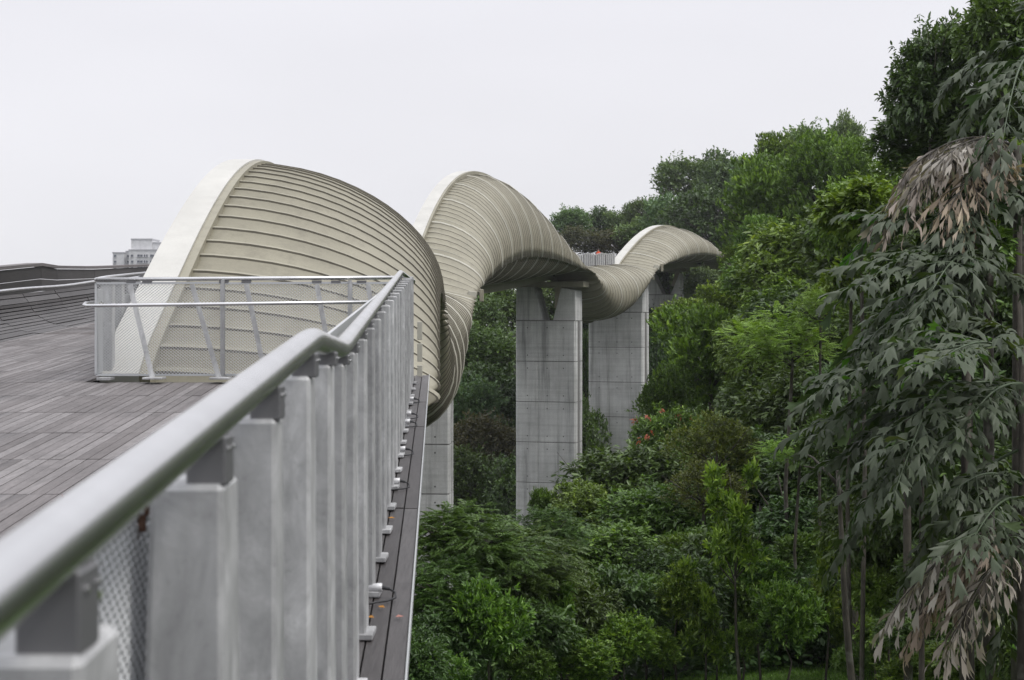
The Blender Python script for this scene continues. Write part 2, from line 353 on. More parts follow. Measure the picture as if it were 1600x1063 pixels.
# slats: every rib is one curved louvre plate round the section, back edge proud of the next front edge
ds = []; d = 16.8
while d < 200: ds.append(d); d += .30 if d < 17.6 else .60 if d < 74 else .78
def slat(k, d0, d1, big):
    near = d0 < 50
    NS = 30 if d0 < 46 else 18
    prd, lp, fw = (.13, .030, .045) if near else (.05, .030, .06)
    rows = [section(d0+.03, 0.0, NS), section(d1-fw+.02, prd, NS), section(d1-fw+.02, prd+lp, NS), section(d1+.03, prd+lp, NS), section(d1+.03, prd-.12, NS)]
    v = []; f = []
    for r_ in rows: v += r_
    n = NS+1
    for r_ in range(4):
        for i in range(NS): f.append((r_*n+i, r_*n+i+1, (r_+1)*n+i+1, (r_+1)*n+i))
    for e_ in (0, NS): f.append((e_, n+e_, 3*n+e_, 4*n+e_))
    me = bpy.data.meshes.new('rib'); me.from_pydata([tuple(p) for p in v], [], f)
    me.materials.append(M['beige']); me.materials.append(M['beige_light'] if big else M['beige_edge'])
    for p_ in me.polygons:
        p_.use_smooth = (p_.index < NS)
        if NS <= p_.index < 2*NS or p_.index >= 4*NS: p_.material_index = 1  # lip and end faces; painted shadow line on all but pale ribs
    o = link(bpy.data.objects.new('rib', me), bridge); child(o); return o
nribs = 0
for k in range(len(ds)-1):
    if nribs >= 296: break
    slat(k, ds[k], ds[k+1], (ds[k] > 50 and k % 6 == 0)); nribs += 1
# pale structural hoops that stand proud every sixth rib
for k in range(0, len(ds)-1):
    if ds[k] > 46 and k % 6 == 0:
        big = .10; m = MB(); A = section(ds[k], .03); B = section(ds[k]+.09, .03); C2 = section(ds[k], .12); D2 = section(ds[k]+.09, .12); n = len(A)
        m.add(A+C2+D2+B, [(j*n+i, j*n+i+1, (j+1)*n+i+1, (j+1)*n+i) for j in range(3) for i in range(n-1)])
        child(m.build('hoop', M['beige_light'], bridge, True))
# arches (white box girders) along the deck side of each crest
def sweep(pts, prof):       # prof: list of (lateral,z) offsets; pts: list of (pos, right, up)
    m = MB(); n = len(prof)
    for p, r_, u in pts:
        for a, b in prof: m.v.append(tuple(p + r_*a + u*b))
    for i in range(len(pts)-1):
        for k in range(n): m.f.append((i*n+k, i*n+(k+1) % n, (i+1)*n+(k+1) % n, (i+1)*n+k))
    m.f.append(tuple(range(n))); m.f.append(tuple((len(pts)-1)*n+k for k in range(n))[::-1])
    return m
for a, b, H in SPANS:
    if H < 0: continue
    pts = []; K = 60
    wv = .215 if a < 20 else (.36 if a < 100 else .42)
    for i in range(K+1):
        d = a - .55 + (b-a+1.1)*i/K; dc = min(max(d, a), b-.01)
        def pt(q): 
            if q < a: zz = (q-a)*hh(a+.4)/.4*1.6
            elif q > b-.001: zz = (b-q)*hh(b-.4)/.4*1.6
            else: zz = hh(q)
            return apos(q) + Vector((0, 0, zz + (.06 if a < 20 else .10)))
        p = pt(d); t = (pt(d+.15)-pt(d-.15)).normalized(); r_ = nrm(d); u = r_.cross(t).normalized()
        pts.append((p - r_*(.02 if a < 20 else .2), r_, u))
    prof = [(-wv, .28), (wv, .28), (wv, -.28), (-wv, -.28)]
    ao = child(sweep(pts, prof).build('arch', M['white'], bridge, True)); smooth_by_angle(ao, 35)
    # inner flange along the arch, grey beige, that the ribs bolt to
    prof = [(wv+.003, .25), (wv+.12, .25), (wv+.12, -.42), (wv+.003, -.42)]
    ao = child(sweep(pts, prof).build('arch_flange', M['beige'], bridge)); smooth_by_angle(ao, 35)
sec = section(17.36); m = MB(); base_ = [apos(17.36)+nrm(17.36)*(.42+(Wd(17.36)-.75)*f_/8)+Vector((0,0,-.45)) for f_ in range(9)]
topl = [apos(17.36)+nrm(17.36)*(.42+(Wd(17.36)-.75)*f_/8)+Vector((0,0,.22-.12*(f_/8)**2)) for f_ in range(9)]
for i_ in range(3):
    z_ = -.60+.24*i_; m = MB(); m.box(P(656, 500-z_/16.9*F, 16.9), (.055, .05, .20)); child(m.build('edge_plate', M['beige_light'], bridge, False, .004))
# bolts on the rib ends of the first wave
m = MB()
for k, d in enumerate(ds):
    if d > 30: break
    for lat in (.22,):
        c = section(d, .0)[1] + Vector((0, -.02, -.06)); m.tube([c, c+Vector((0,-.03,0))], .022, 6)
o = child(m.build('rib_bolts', M['galv'], bridge)); o['kind'] = 'stuff'
# lower arch box under each trough and straight edge girder along the deck
for a, b, H in SPANS:
    if H > 0: continue
    pts = []
    for i in range(41):
        d = a + (b-a)*i/40
        pts.append((apos(d) + Vector((0,0, min(hh(min(d, b-.001)), 0) - .15)), nrm(d), Vector((0,0,1))))
    child(sweep(pts, [(-.3,.25),(.3,.25),(.3,-.25),(-.3,-.25)]).build('lower_arch', M['beige'], bridge, False))
pts = [(apos(d)+Vector((0,0,-.42)), nrm(d), Vector((0,0,1))) for d in np.arange(17.4, 205, 2.0)]
child(sweep(pts, [(-.25,.34),(.12,.34),(.12,-.42),(-.25,-.42)]).build('edge_girder', M['beige'], bridge))
pts = [(apos(d)+nrm(d)*-8.3+Vector((0,0,-.42)), nrm(d), Vector((0,0,1))) for d in np.arange(30, 205, 2.0)]
child(sweep(pts, [(-.25,.34),(.12,.34),(.12,-.42),(-.25,-.42)]).build('edge_girder', M['beige'], bridge))
# far deck slab
pts = [(apos(d)+Vector((0,0,0)), nrm(d), Vector((0,0,1))) for d in np.arange(36, 215, 2.0)]
child(sweep(pts, [(-8.2,-.02),(-.26,-.02),(-.26,-.3),(-8.2,-.3)]).build('deck_slab', M['wood'], bridge))
# tip joint boxes (pale) where a crest begins
for dd, s in ((74.6, 1.0), (150.6, 1.25)):
    m = MB(); q = section(dd, .1); tip = q[9]; m.box(tip+Vector((-.28*s,-.1,.02)), (.42*s,.5,.36*s), Matrix.Rotation(.12,3,'Y'))
    child(m.build('joint_box', M['beige_light'], bridge, False, .02))
    m = MB(); m.box(tip+Vector((.16*s,.4,.0)), (.2*s,1.0,.6*s)); child(m.build('joint_plate', M['beige'], bridge, False, .02))
# underside diaphragm blocks seen below the first falling pinch
m = MB(); q = apos(45)
m.box(q+nrm(45)*2.6+Vector((0,0,-1.1)), (1.2,2.2,.7)); child(m.build('cross_girder', M['steel_dark'], bridge, False, .03))

# piers
def pier(d, off, wid, thick, ztop, zbot, lift, first, notch=(.46,.62,.40,.68), ntop=0, extra=1.0, prong_l=True):
    g = head(d); c = apos(d) + nrm(d)*off
    pr = empty('pier', (0,0,0)); pr.parent = bridge; pr.matrix_parent_inverse = Matrix.Translation(-bi)
    pr.matrix_world = Matrix.Identity(4)
    mw = frame_matrix(Vector((c.x, c.y, 0)), g)
    bpy.context.view_layer.update()
    def put(m, name, mt, bev=0):
        o = m.build(name, mt, None, False, bev); o.parent = pr; o.matrix_local = Matrix.Translation(bi*0) @ mw; return o
    h_ = wid/2; ch = .14; y0, y1 = -thick/2, thick/2
    z = first; holes = MB(); k = 0
    def body(z0, z1, nm='concrete_lift'):
        m = MB(); x0, x1 = -h_, h_
        # plan outline with a shallow groove down the broad side and a recessed channel on the narrow right side
        poly = [(x0+ch,y0),(x0+.36*wid,y0),(x0+.37*wid,y0+.05),(x0+.395*wid,y0+.05),(x0+.405*wid,y0),(x1-ch,y0),(x1,y0+ch),(x1,-.5),(x1-.22,-.42),(x1-.22,.42),(x1,.5),(x1,y1-ch),(x1-ch,y1),(x0+ch,y1),(x0,y1-ch),(x0,y0+ch)]
        n = len(poly); m.add([(x, y, z0) for x, y in poly] + [(x, y, z1) for x, y in poly], [tuple(range(n)), tuple(range(n, 2*n))[::-1]] + [(i, (i+1) % n, n+(i+1) % n, n+i) for i in range(n)])
        return put(m, nm, M['concrete'])
    while z > zbot:
        body(z-lift+.06, z)
        for zz in (z-.16*lift, z-.84*lift):
            for fx in (.20, .53, .8):
                cx_ = -h_ + fx*wid; holes.tube([(cx_, y0-.004, zz), (cx_, y0+.05, zz)], .055, 8)
        z -= lift; k += 1
    m = MB(); m.box((0,0,(first+.1+zbot)/2), (wid-.16, thick-.16, first-zbot+.1)); put(m, 'joint_core', M['joint'])
    o = put(holes, 'tie_hole', M['tie']); o['kind'] = 'stuff'
    # forked head
    zt = ztop
    m = MB(); m.prism([(-h_+.02, first+.03), (-h_+notch[0]*wid, first+.03), (-h_+notch[2]*wid-.5, zt), (-h_+.04, zt)], y0+.08, y1-.08); put(m, 'fork_prong', M['concrete'], .05)
    m = MB(); m.prism([(h_-(1-notch[1])*wid, first+.03), (h_-.02, first+.03), (h_-.04, zt-.3), (h_-(1-notch[3])*wid+.4, zt-.1)], y0+.08, y1-.08); put(m, 'fork_prong', M['concrete'], .05)
    m = MB(); m.bar((-h_+notch[1]*wid+.35, y0+.3, first+1.1), (-h_+notch[3]*wid+.15, y0+.3, zt+.2), .5, .22, (0,1,0)); put(m, 'steel_bracket', M['beige'])
    m = MB(); m.box((.2, 0, zt+.22), (wid+.9, thick*.8, .5)); put(m, 'saddle', M['beige'], .04)
    return pr
pier(74.5, -.65, 4.4, 2.4, .6, -24, 2.93, -.9)
pier(131, -.25, 5.3, 2.5, 2.8, -26, 3.45, -.12)
pier(152, -.5, 5.6, 2.5, 4.0, -22, 3.45, .7)
pier(184, -4.0, 4.2, 2.3, 5.8, -8, 3.4, 3.0, notch=(.5,.72,.30,.9))

# ------------------------------------------------------------------ far parapet fences
def parapet(d0, d1, label, off=-.1, hgt=1.5):
    t = empty('parapet_fence', apos(d0)+nrm(d0)*off); tag(t, label, 'fence'); b0 = Vector(t.location)
    step = .62; d = d0; k = 0; pm = None
    prev = None; tops = []
    while d < d1:
        p = apos(d)+nrm(d)*off; zt = hgt + .10*sin(k*.9)*(1 if k % 7 < 4 else .4)
        m = MB(); a = head(d); rot = Matrix.Rotation(-a, 3, 'Z')
        m.box(p - b0 + Vector((0,0,-.28+zt/2)), (.05, .50, zt), rot); m.build('fence_plate', M['galv'], t)
        m = MB(); m.box(p - b0 + rot @ Vector((.04,-.28,-.28+zt/2)), (.09, .05, zt-.12), rot); m.build('post', M['bracket'] if k % 5 == 0 else M['galv'], t)
        m = MB(); m.box(p - b0 + rot @ Vector((.1,0,-.40)), (.5, .14, .22), rot); m.build('bracket', M['gap'], t)
        tops.append(p - b0 + Vector((0,0,-.24+zt))); d += step; k += 1
    m = MB(); m.tube(tops, .035, 6); m.build('handrail', M['rail'], t)
parapet(131, 149.6, 'grey steel parapet fence between the second and third waves of the bridge')
parapet(183.5, 200, 'short pale parapet fence just beyond the third wave, partly behind leaves')

# ------------------------------------------------------------------ near deck
# deck plane follows dz; local frame: lateral from the outer line, slope 0.0474 left per metre
SK = -.0474
def dk(lat, d, up=0): return Vector((lat + SK*d, d, -1.43 + .0483*d + up))     # lat measured at d=0
deck_rot = Matrix.Rotation(math.atan(-SK), 3, 'Z') @ Matrix.Rotation(math.atan(.0483), 3, 'X')
deck = empty('deck', dk(-3, 10)); deck['kind'] = 'structure'
m = MB(); c0 = dk(-3.5, 8.3, -.10); m.box(c0 - Vector(deck.location), (6.3, 16.6, .1), deck_rot); c0 = dk(-5.2, 28, -.10); m.box(c0 - Vector(deck.location), (2.9, 22.6, .1), deck_rot); o = m.build('deck_bearer', M['gap'], deck)
BW, BP, RL = .0775, .085, 1.45
pm = MB(); pm.box((0,0,0), (BW, RL-.016, .03)); pm_o = None
me_board = None
cands = []
d0r = 7.39 - RL*4
for r_ in range(0, 25):
    dm = d0r + (r_+.5)*RL
    lat = -.36
    while lat > -6.4:
        if dm < 16.4 or lat < -3.75: cands.append((lat, dm))
        lat -= BP
# the boards that show largest
def vis(lat, d):
    p = dk(lat, d); px = 800+p.x/d*F; py = 500-p.z/d*F
    if px < -20 or py > 1080 or py < 500: return 0
    # hidden behind the near railing
    if px > 640: return 0
    railx = 0 + (py-925)/(-.84)
    if py > 595 and px > railx+60: return 0
    return 1/d
cands.sort(key=lambda c: -vis(*c))
rest_v = []; rest_f = []; tint = []
np_ = 0
for i, (lat, d) in enumerate(cands):
    sag = random.uniform(-.0018, .0018)
    p = dk(lat, d, -.016 + sag)
    sh = random.random()
    if vis(lat, d) > 0 and np_ < 300 and d > 8:
        if me_board is None:
            o = pm.build('plank', M['wood'], deck); me_board = o.data
        else: o = link(bpy.data.objects.new('plank', me_board), deck)
        o.location = p - Vector(deck.location); o.rotation_euler = deck_rot.to_euler(); np_ += 1
    else:
        n = len(rest_v)
        for x in (-1,1):
            for y in (-1,1):
                for z in (-1,1): rest_v.append(p + deck_rot @ Vector((x*BW/2, y*(RL-.016)/2, z*.015))); tint.append(sh)
        rest_f += [(n+a, n+b, n+c, n+e_) for a,b,c,e_ in ((0,1,3,2),(4,6,7,5),(0,4,5,1),(2,3,7,6),(0,2,6,4),(1,5,7,3))]
rv = np.array([tuple(v - Vector(deck.location)) for v in rest_v])
o = link(bpy.data.objects.new('planks', mesh_np('planks', rv, np.array(rest_f), M['wood'], np.array(tint))), deck); o['kind'] = 'stuff'

# curved timber wall on the left side of the deck
wall = empty('timber_wall', dk(-6.35, 24)); tag(wall, 'dark weathered timber seat wall curving up from the left side of the deck', 'wall'); w0 = Vector(wall.location)
prof = []
for i in range(13):
    a = (pi/2)*.92*i/12; prof.append((-.9*sin(a)*.95, .50*(1-cos(a))))
prof += [(-.93, .53), (-.97, .60)]
lens = [12.5, 14.2, 15.9, 17.6, 19.4, 21.2, 23, 24.9, 26.9, 29, 31.2, 33.5, 36, 39]
seats = 0
for j in range(len(lens)-1):
    for i in range(len(prof)-1):
        y0, y1 = lens[j]+.012, lens[j+1]-.012
        bow = lambda y: .05*sin((y-12)*.45) 
        (a0, z0), (a1, z1) = prof[i], prof[i+1]
        jj = random.uniform(-.006, .006)
        g_ = .008
        da = Vector((a1-a0, 0, z1-z0)); L = da.length; da /= L; nn_ = Vector((-da.z, 0, da.x))*-1
        p = [dk(-6.35 + a0 + da.x*g_ + bow(y0), y0, z0+da.z*g_), dk(-6.35 + a1 - da.x*g_ + bow(y0), y0, z1-da.z*g_), dk(-6.35 + a1 - da.x*g_ + bow(y1), y1, z1-da.z*g_), dk(-6.35 + a0 + da.x*g_ + bow(y1), y1, z0+da.z*g_)]
        m = MB(); inn = nn_*(-.03); of = nn_*jj
        vs_ = [q - w0 + of for q in p] + [q - w0 + of + inn for q in p]
        # leave the see-through slots open on some upper boards
        if i in (8, 9) and j % 2 == 0 and False: continue
        m.add(vs_, [(0,1,2,3),(7,6,5,4),(0,4,5,1),(1,5,6,2),(2,6,7,3),(3,7,4,0)])
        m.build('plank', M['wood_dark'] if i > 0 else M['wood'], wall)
back = MB()
for j in range(len(lens)-1):
    for i in range(len(prof)-1):
        y0, y1 = lens[j], lens[j+1]; bow = lambda y: .05*sin((y-12)*.45)
        (a0, z0), (a1, z1) = prof[i], prof[i+1]
        sh_ = Vector((-.05, 0, -.05))
        back.add([dk(-6.35+a+bow(y), y, z) - w0 + sh_ for a, z, y in ((a0,z0,y0),(a1,z1,y0),(a1,z1,y1),(a0,z0,y1))], [(0,1,2,3)])
back.build('backing', M['gap'], wall)
# pale slots of light in the boards
for (px, py, n_, L_) in ((55, 487, 2, 22), (133, 479, 0, 0), (67, 484, 2, 20), (97, 473, 3, 17), (5, 494, 1, 5), (28, 488, 2, 8)):
    pass
tops = [dk(-7.32 + .05*sin((y-12)*.45), y, .66 + .01*sin(y)) for y in np.arange(13, 39.5, .8)]
m = MB(); m.tube([q-w0 for q in tops], .03, 8); m.build('handrail', M['rail'], wall, True)
# outer parapet behind it
pw = empty('outer_parapet', dk(-9.2, 24)); tag(pw, 'dark timber clad outer parapet with grey capping behind the curved seat wall', 'wall'); p0 = Vector(pw.location)
def ptop(y):
    pts_ = [(14,.80),(20,.83),(28,.86),(35.5,.95),(37,.87),(41,.80),(60,.7)]
    xs = [a for a, b in pts_]; return float(np.interp(y, xs, [b for a, b in pts_]))
ys = [14,17,20,23,26,29,32,35.5,37,41,46,52,60]
for j in range(len(ys)-1):
    for i in range(4):
        y0, y1 = ys[j]+.01, ys[j+1]-.01
        m = MB(); vs_ = []
        for y in (y0, y1):
            for zf in (i/4+.005, (i+1)/4-.005):
                for x in (0, -.04): vs_.append(dk(-9.2+x, y, ptop(y)*zf-.2*(1-zf)) - p0)
        m.add(vs_, [(0,1,3,2),(4,6,7,5),(0,4,5,1),(2,3,7,6),(0,2,6,4),(1,5,7,3)]); m.build('plank', M['wood_black'], pw)
pts = [(dk(-9.22, y, ptop(y)+.01) - p0, Vector((1,0,0)), Vector((0,0,1))) for y in ys]
sweep(pts, [(-.3,.07),(.06,.07),(.06,0),(-.3,0)]).build('capping', M['wood'], pw)

# outer ledge beside the posts
ledge = empty('ledge', dk(-.15, 8)); ledge['kind'] = 'structure'; l0 = Vector(ledge.location)
LO = -.115     # outer edge lateral
yj = [.6, 2.4, 4.4, 6.55, 8.4, 10.3, 12.2, 14.1, 17.0]
for i in range(4):
    for j in range(len(yj)-1):
        y0, y1 = yj[j]+.006, yj[j+1]-.006
        la = LO - .003 - i*.076; lb = la - .069
        m = MB(); vs_ = []; jz = random.uniform(-.003,.003)
        for y in (y0, y1):
            for lat in (la, lb):
                for z in (-.006+jz, -.036+jz): vs_.append(dk(lat, y, z) - l0)
        m.add(vs_, [(0,1,3,2),(4,6,7,5),(0,4,5,1),(2,3,7,6),(0,2,6,4),(1,5,7,3)]); m.build('plank', M['wood_dark'], ledge)
m = MB()
for (a, b, lo, z0, z1) in ((.6, 17, LO+.006, .004, -.05), (.6, 17, LO-.02, -.06, -.30)):
    vs_ = []
    for y in (a, b):
        for lat in (lo+.002, lo-.003):
            for z in (z0, z1): vs_.append(dk(lat, y, z)-l0)
    m.add(vs_, [(0,1,3,2),(4,6,7,5),(0,4,5,1),(2,3,7,6),(0,2,6,4),(1,5,7,3)])
m.build('edge_strip', M['mesh'], ledge)
m = MB(); vs_ = []
for y in (.6, 17):
    for lat in (LO-.02, LO-.35):
        for z in (-.045, -.08): vs_.append(dk(lat, y, z)-l0)
m.add(vs_, [(0,1,3,2),(4,6,7,5),(0,4,5,1),(2,3,7,6),(0,2,6,4),(1,5,7,3)]); m.build('bearer', M['gap'], ledge)

# ------------------------------------------------------------------ near railing
rl = empty('railing', dk(-.3, 3)); tag(rl, 'galvanised steel railing with round steel handrail running along the right edge of the deck', 'railing'); r0 = Vector(rl.location)
def zt(d): return float(np.interp(d, [0,.6,1.27,2.02,3.29,3.89,4.41,5.64,8.9,15.9], [-.30,-.285,-.244,-.195,-.108,-.112,-.127,-.065,.112,.45]))
posts = [.50, 1.14, 1.89, 2.50, 3.16, 3.76, 4.30]; 
d = 4.88
while d < 16.1: posts.append(d); d += .685
def local(v): return v - r0
for k, d in enumerate(posts):
    outer = -.266; top = zt(d); bot = -1.43+.0483*d
    m = MB(); w_t, w_b = .090, .125; xo = outer + SK*d
    def L3(lat, y, z): return Vector((lat, y, z)) - r0
    dt, db = (.14, .24) if k % 3 else (.12, .18)
    sl = SK
    top_p = [(xo-w_t, d), (xo, d), (xo+sl*dt, d+dt), (xo-w_t+sl*dt, d+dt)]
    bot_p = [(xo-w_b, d), (xo, d), (xo+sl*db, d+db), (xo-w_b+sl*db, d+db)]
    m.add([L3(x, y, bot) for x, y in bot_p] + [L3(x, y, top) for x, y in top_p], [(0,1,2,3),(7,6,5,4),(0,4,5,1),(1,5,6,2),(2,6,7,3),(3,7,4,0)])
    m.build('post', M['galv'], rl, False, .007)
    m = MB(); m.box(L3(xo-.06, d+.07, bot+.012), (.17, .16, .022)); m.build('foot_plate', M['galv'], rl, False, .003)
# rail centre line
def rail_lat(d):   # absolute x
    return float(np.interp(d, [.0,1.0,3.35,4.4,15.4], [-.303,-.343,-.437,-.487,-1.118]))
def rail_z(d):
    return float(np.interp(d, [.0,1.0,3.28,3.4,4.3,4.45,15.4], [-.245,-.182,-.046,-.045,-.082,-.078,.472]))
for k, d in enumerate(posts):
    if d > 15.3: continue
    top = zt(d); xr = rail_lat(d+.04); zr = rail_z(d+.04); xo = -.266+SK*d
    m = MB(); m.bar(Vector((xr, d+.045, top-.003))-r0, Vector((xr, d+.045, zr-.018))-r0, .050, .055, (0,1,0)); m.build('bracket', M['bracket'], rl, False, .003)
    for s_ in (-.012, .022):
        m = MB(); m.tube([Vector((xr+.022, d+.045+s_, zr-.034))-r0, Vector((xr+.028, d+.045+s_, zr-.034))-r0], .0035, 6)
        m.build('bolt', M['rail'], rl)
dlist = [-.25,0,.5,1.0,1.6,2.4,3.1,3.24,3.32,3.40,3.48,3.7,4.1,4.25,4.34,4.42,4.5,5.5,7,9,11,13,15.1,15.35]
pts = [Vector((rail_lat(d) if d > 0 else -.303-.04*d, d, rail_z(d) if d > 0 else -.245+(d*.063))) for d in dlist]
pts += [Vector((-1.105, 15.5, .462)), Vector((-1.06, 15.75, .42)), Vector((-1.03, 15.95, .40))]
m = MB(); m.tube([p-r0 for p in pts], .027, 24); m.build('handrail', M['rail'], rl, True)
# expanded metal mesh panels inside the posts
def exmesh(origin, ux, uz, nx_, nz_, pw_, ph_, t=.0035, depth=.006):
    # diamonds as thin bars; returns verts, faces
    ux = Vector(ux); uz = Vector(uz); nn_ = ux.cross(uz).normalized(); V = []; Fc = []
    segs = []
    for i in range(nx_):
        for j in range(nz_):
            a = (i*pw_, (j+.5)*ph_); b = ((i+.5)*pw_, (j+1)*ph_); c = ((i+.5)*pw_, j*ph_); e_ = ((i+1)*pw_, (j+.5)*ph_)
            segs += [(a, b), (a, c), (b, e_), (c, e_)]
    A = np.array([s[0] for s in segs]); B = np.array([s[1] for s in segs])
    dd = B-A; ln = np.linalg.norm(dd, axis=1, keepdims=True); pn = np.stack([-dd[:,1], dd[:,0]], 1)/ln*t/2
    o3 = np.array(origin); U = np.array(ux); Wz = np.array(uz); Nn = np.array(nn_)
    def to3(p2, off): return o3 + p2[:, :1]*U + p2[:, 1:]*Wz + off*Nn
    vs_ = np.stack([to3(A-pn, 0), to3(A+pn, 0), to3(A, depth), to3(B-pn, 0), to3(B+pn, 0), to3(B, depth)], 1).reshape(-1, 3)
    n = len(segs); b6 = (np.arange(n)*6)[:, None]
    f = np.concatenate([b6+np.array([[0,1,4,3]]), b6+np.array([[1,2,5,4]]), b6+np.array([[2,0,3,5]])])
    return vs_, f
U = Vector((SK, 1, .0483)); 
vsm, fm = exmesh(dk(-.385, .5, .10)-r0, U, (0,0,1), 125, 46, .028, .022, .0085, .004)
o = link(bpy.data.objects.new('mesh_panel', mesh_np('mesh_panel', vsm, fm, M['mesh'])), rl)
vsm, fm = exmesh(dk(-.385, 4.02, .10)-r0, U, (0,0,1), 230, 33, .050, .031, .006, .006)
o = link(bpy.data.objects.new('mesh_panel', mesh_np('mesh_panel', vsm, fm, M['mesh'])), rl)
m = MB(); 
for up in (.09, 1.13-.02): m.bar(dk(-.385, .5, up)-r0, dk(-.385, 15.6, up)-r0, .012, .03)
m.build('mesh_frame', M['mesh'], rl)
m = MB(); c = P(222, 818, 1.95)
for dx_, dz_, s_ in ((0,0,.016),(.006,.016,.010),(-.006,-.014,.008)):
    m.box(c+Vector((dx_, 0, dz_))-r0, (s_*.7, .003, s_*1.4))
m.build('rust_patch', M['rust'], rl, False, .002)
m = MB()
for i in range(26):
    c = Vector((-.266+SK*1.27-.105+random.uniform(0, .08), 1.27+random.uniform(.0,.05), -.244+.012))
    m.box(c-r0, (random.uniform(.008,.02), random.uniform(.006,.02), .008), Matrix.Rotation(random.random()*3, 3, 'Z'))
m.build('moss', M['moss'], rl, False, .002)

# ------------------------------------------------------------------ end fence round the first arch foot
ef = empty('end_fence', P(395, 590, 16.2)); tag(ef, 'low mesh fence with slanting struts and steel rails across the deck before the first arch', 'fence'); e0 = Vector(ef.location)
D = 16.2
def E(px, py, d=D): return P(px, py, d) - e0
for a, b, nm, r_ in (((150,437),(628,434),'top_rail',.022),):
    m = MB(); m.tube([E(150,437,22.5)+Vector((-.0,0,0)) if False else E(*a), E(*b)], r_, 10); m.build('top_rail', M['rail'], ef, True)
m = MB(); m.tube([E(150,437), E(170,433,18.5), E(245,425,25)], .022, 10); m.build('top_rail', M['rail'], ef, True)
m = MB(); m.tube([E(160,473,16.6), E(134,474,16.2), E(131,477,16.0), E(136,478,15.9), E(300,476,15.9), E(598,472,15.9)], .019, 10); m.build('grab_rail', M['rail'], ef, True)
# framed mesh panels
for (x0, x1) in ((150, 346), (350, 545), (549, 632)):
    m = MB()
    for a, b in (((x0,443),(x1,442)), ((x0,586),(x1,586)), ((x0,443),(x0,586)), ((x1,442),(x1,586))): m.bar(E(*a), E(*b), .022, .022, (0,1,0))
    m.build('panel_frame', M['mesh'], ef)
    wx = (x1-x0)/F*D; nxx = int(wx/.036); hz = 143/F*D; nzz = int(hz/.030)
    V_, F_ = exmesh(E(x0, 586), Vector((wx/nxx/.036,0,0)), Vector((0,0,hz/nzz/.030)), nxx, nzz, .036, .030, .0055, .006)
    link(bpy.data.objects.new('mesh_panel', mesh_np('mesh_panel', V_, F_, M['mesh'])), ef)
# side run of the fence that goes back on the left of the arch
side = [(E(150,443), E(150,588)), (E(176,440,19), None), (E(200,437,21.5), None), (E(222,434,24), None)]
q0 = P(150, 586, 16.2)-e0; q1 = P(241, 556, 25)-e0
U = (q1-q0); Ln = U.length; 
V_, F_ = exmesh(q0, U/Ln, (0,0,1), int(Ln/.08), 24, .08, .038, .008, .006)
link(bpy.data.objects.new('mesh_panel', mesh_np('mesh_panel', V_, F_, M['mesh'])), ef)
for (px, d) in ((166,16.9),(182,18.3),(206,20.4),(224,22.5)):
    p = Vector(((px-800)/F*d, d, 0)); zb = -1.43+.0483*d; 
    m = MB(); m.box(Vector((p.x, d, zb+.5))-e0, (.12 if px < 200 else .14, .02, 1.0)); m.box(Vector((p.x+.06, d+.06, zb+.5))-e0, (.012, .12, 1.0)); m.build('post', M['galv'], ef)
for x0, x1 in ((203,238),(300,342),(385,415),(495,522),(575,600)):
    m = MB(); m.bar(E(x0, 445, 16.1), E(x1, 590, 15.95), .05, .02, (0,1,0)); m.build('strut', M['galv'], ef)
    m = MB(); m.box(E(x1+3, 591, 15.95), (.20, .22, .022), ); m.build('foot_plate', M['galv'], ef, False, .003)
m = MB(); m.box(E(165, 592, 16.1), (.14, .2, .03)); m.build('foot_plate', M['galv'], ef, False, .003)
for px in (200, 225, 345, 380, 490, 520, 560):
    m = MB(); m.box(E(px+5, 440.5, 16.2), (.10, .03, .026)); m.build('clamp', M['bracket'], ef)
for px in (348, 547):
    m = MB(); m.bar(E(px, 438, 16.17), E(px, 590, 16.17), .035, .03, (0,1,0)); m.build('post', M['galv'], ef)

# ------------------------------------------------------------------ ledge lights with cables
lamps = [(585,936,'with two orange leaves beside it'),(617,764,'below the second gap in the posts'),(628,712,''),(633,668,''),(637,655,''),(643,631,'')]
lamp_lab = ['small white floodlight with black cable on the ledge, nearest one, beside orange leaves',
 'small white floodlight with looped black cable on the ledge, second nearest to the camera', 'small ledge floodlight with black cable, third from the camera',
 'small ledge floodlight with black cable, fourth from the camera', 'small ledge floodlight close behind its neighbour, fifth from the camera', 'small ledge floodlight nearest the first shell, farthest from the camera']
for i, (px, py, _) in enumerate(lamps):
    d = 1.44/((py-500)/F+.0483); p = dk(0, d, .0); p = Vector((-.262+SK*d, d, p.z))
    t = empty('spotlight', p); tag(t, lamp_lab[i], 'spotlight', 'spotlights on the outer ledge')
    m = MB(); m.tube([(-.03,.0,.035),(-.028,0,.035),(.028,-.005,.038),(.03,-.005,.038)], [.013,.017,.018,.014], 10); m.build('housing', M['lamp'], t, True)
    m = MB(); m.tube([(.03,-.005,.038),(.062,-.01,.032)], [.010,.006], 8); m.build('gland', M['black'], t)
    m = MB(); m.tube([(.06,-.01,.032),(.085,-.03,.022),(.09,-.07,.008),(.06,-.12,.004),(.02,-.15,.004),(-.02,-.2,.004)], .0045, 6); m.build('cable', M['black'], t, True)
    m = MB(); m.box((-.0,0,.014),(.012,.02,.028)); m.box((-.0,0,.002),(.04,.04,.004)); m.build('mount', M['mesh'], t)
leaf_i = 0
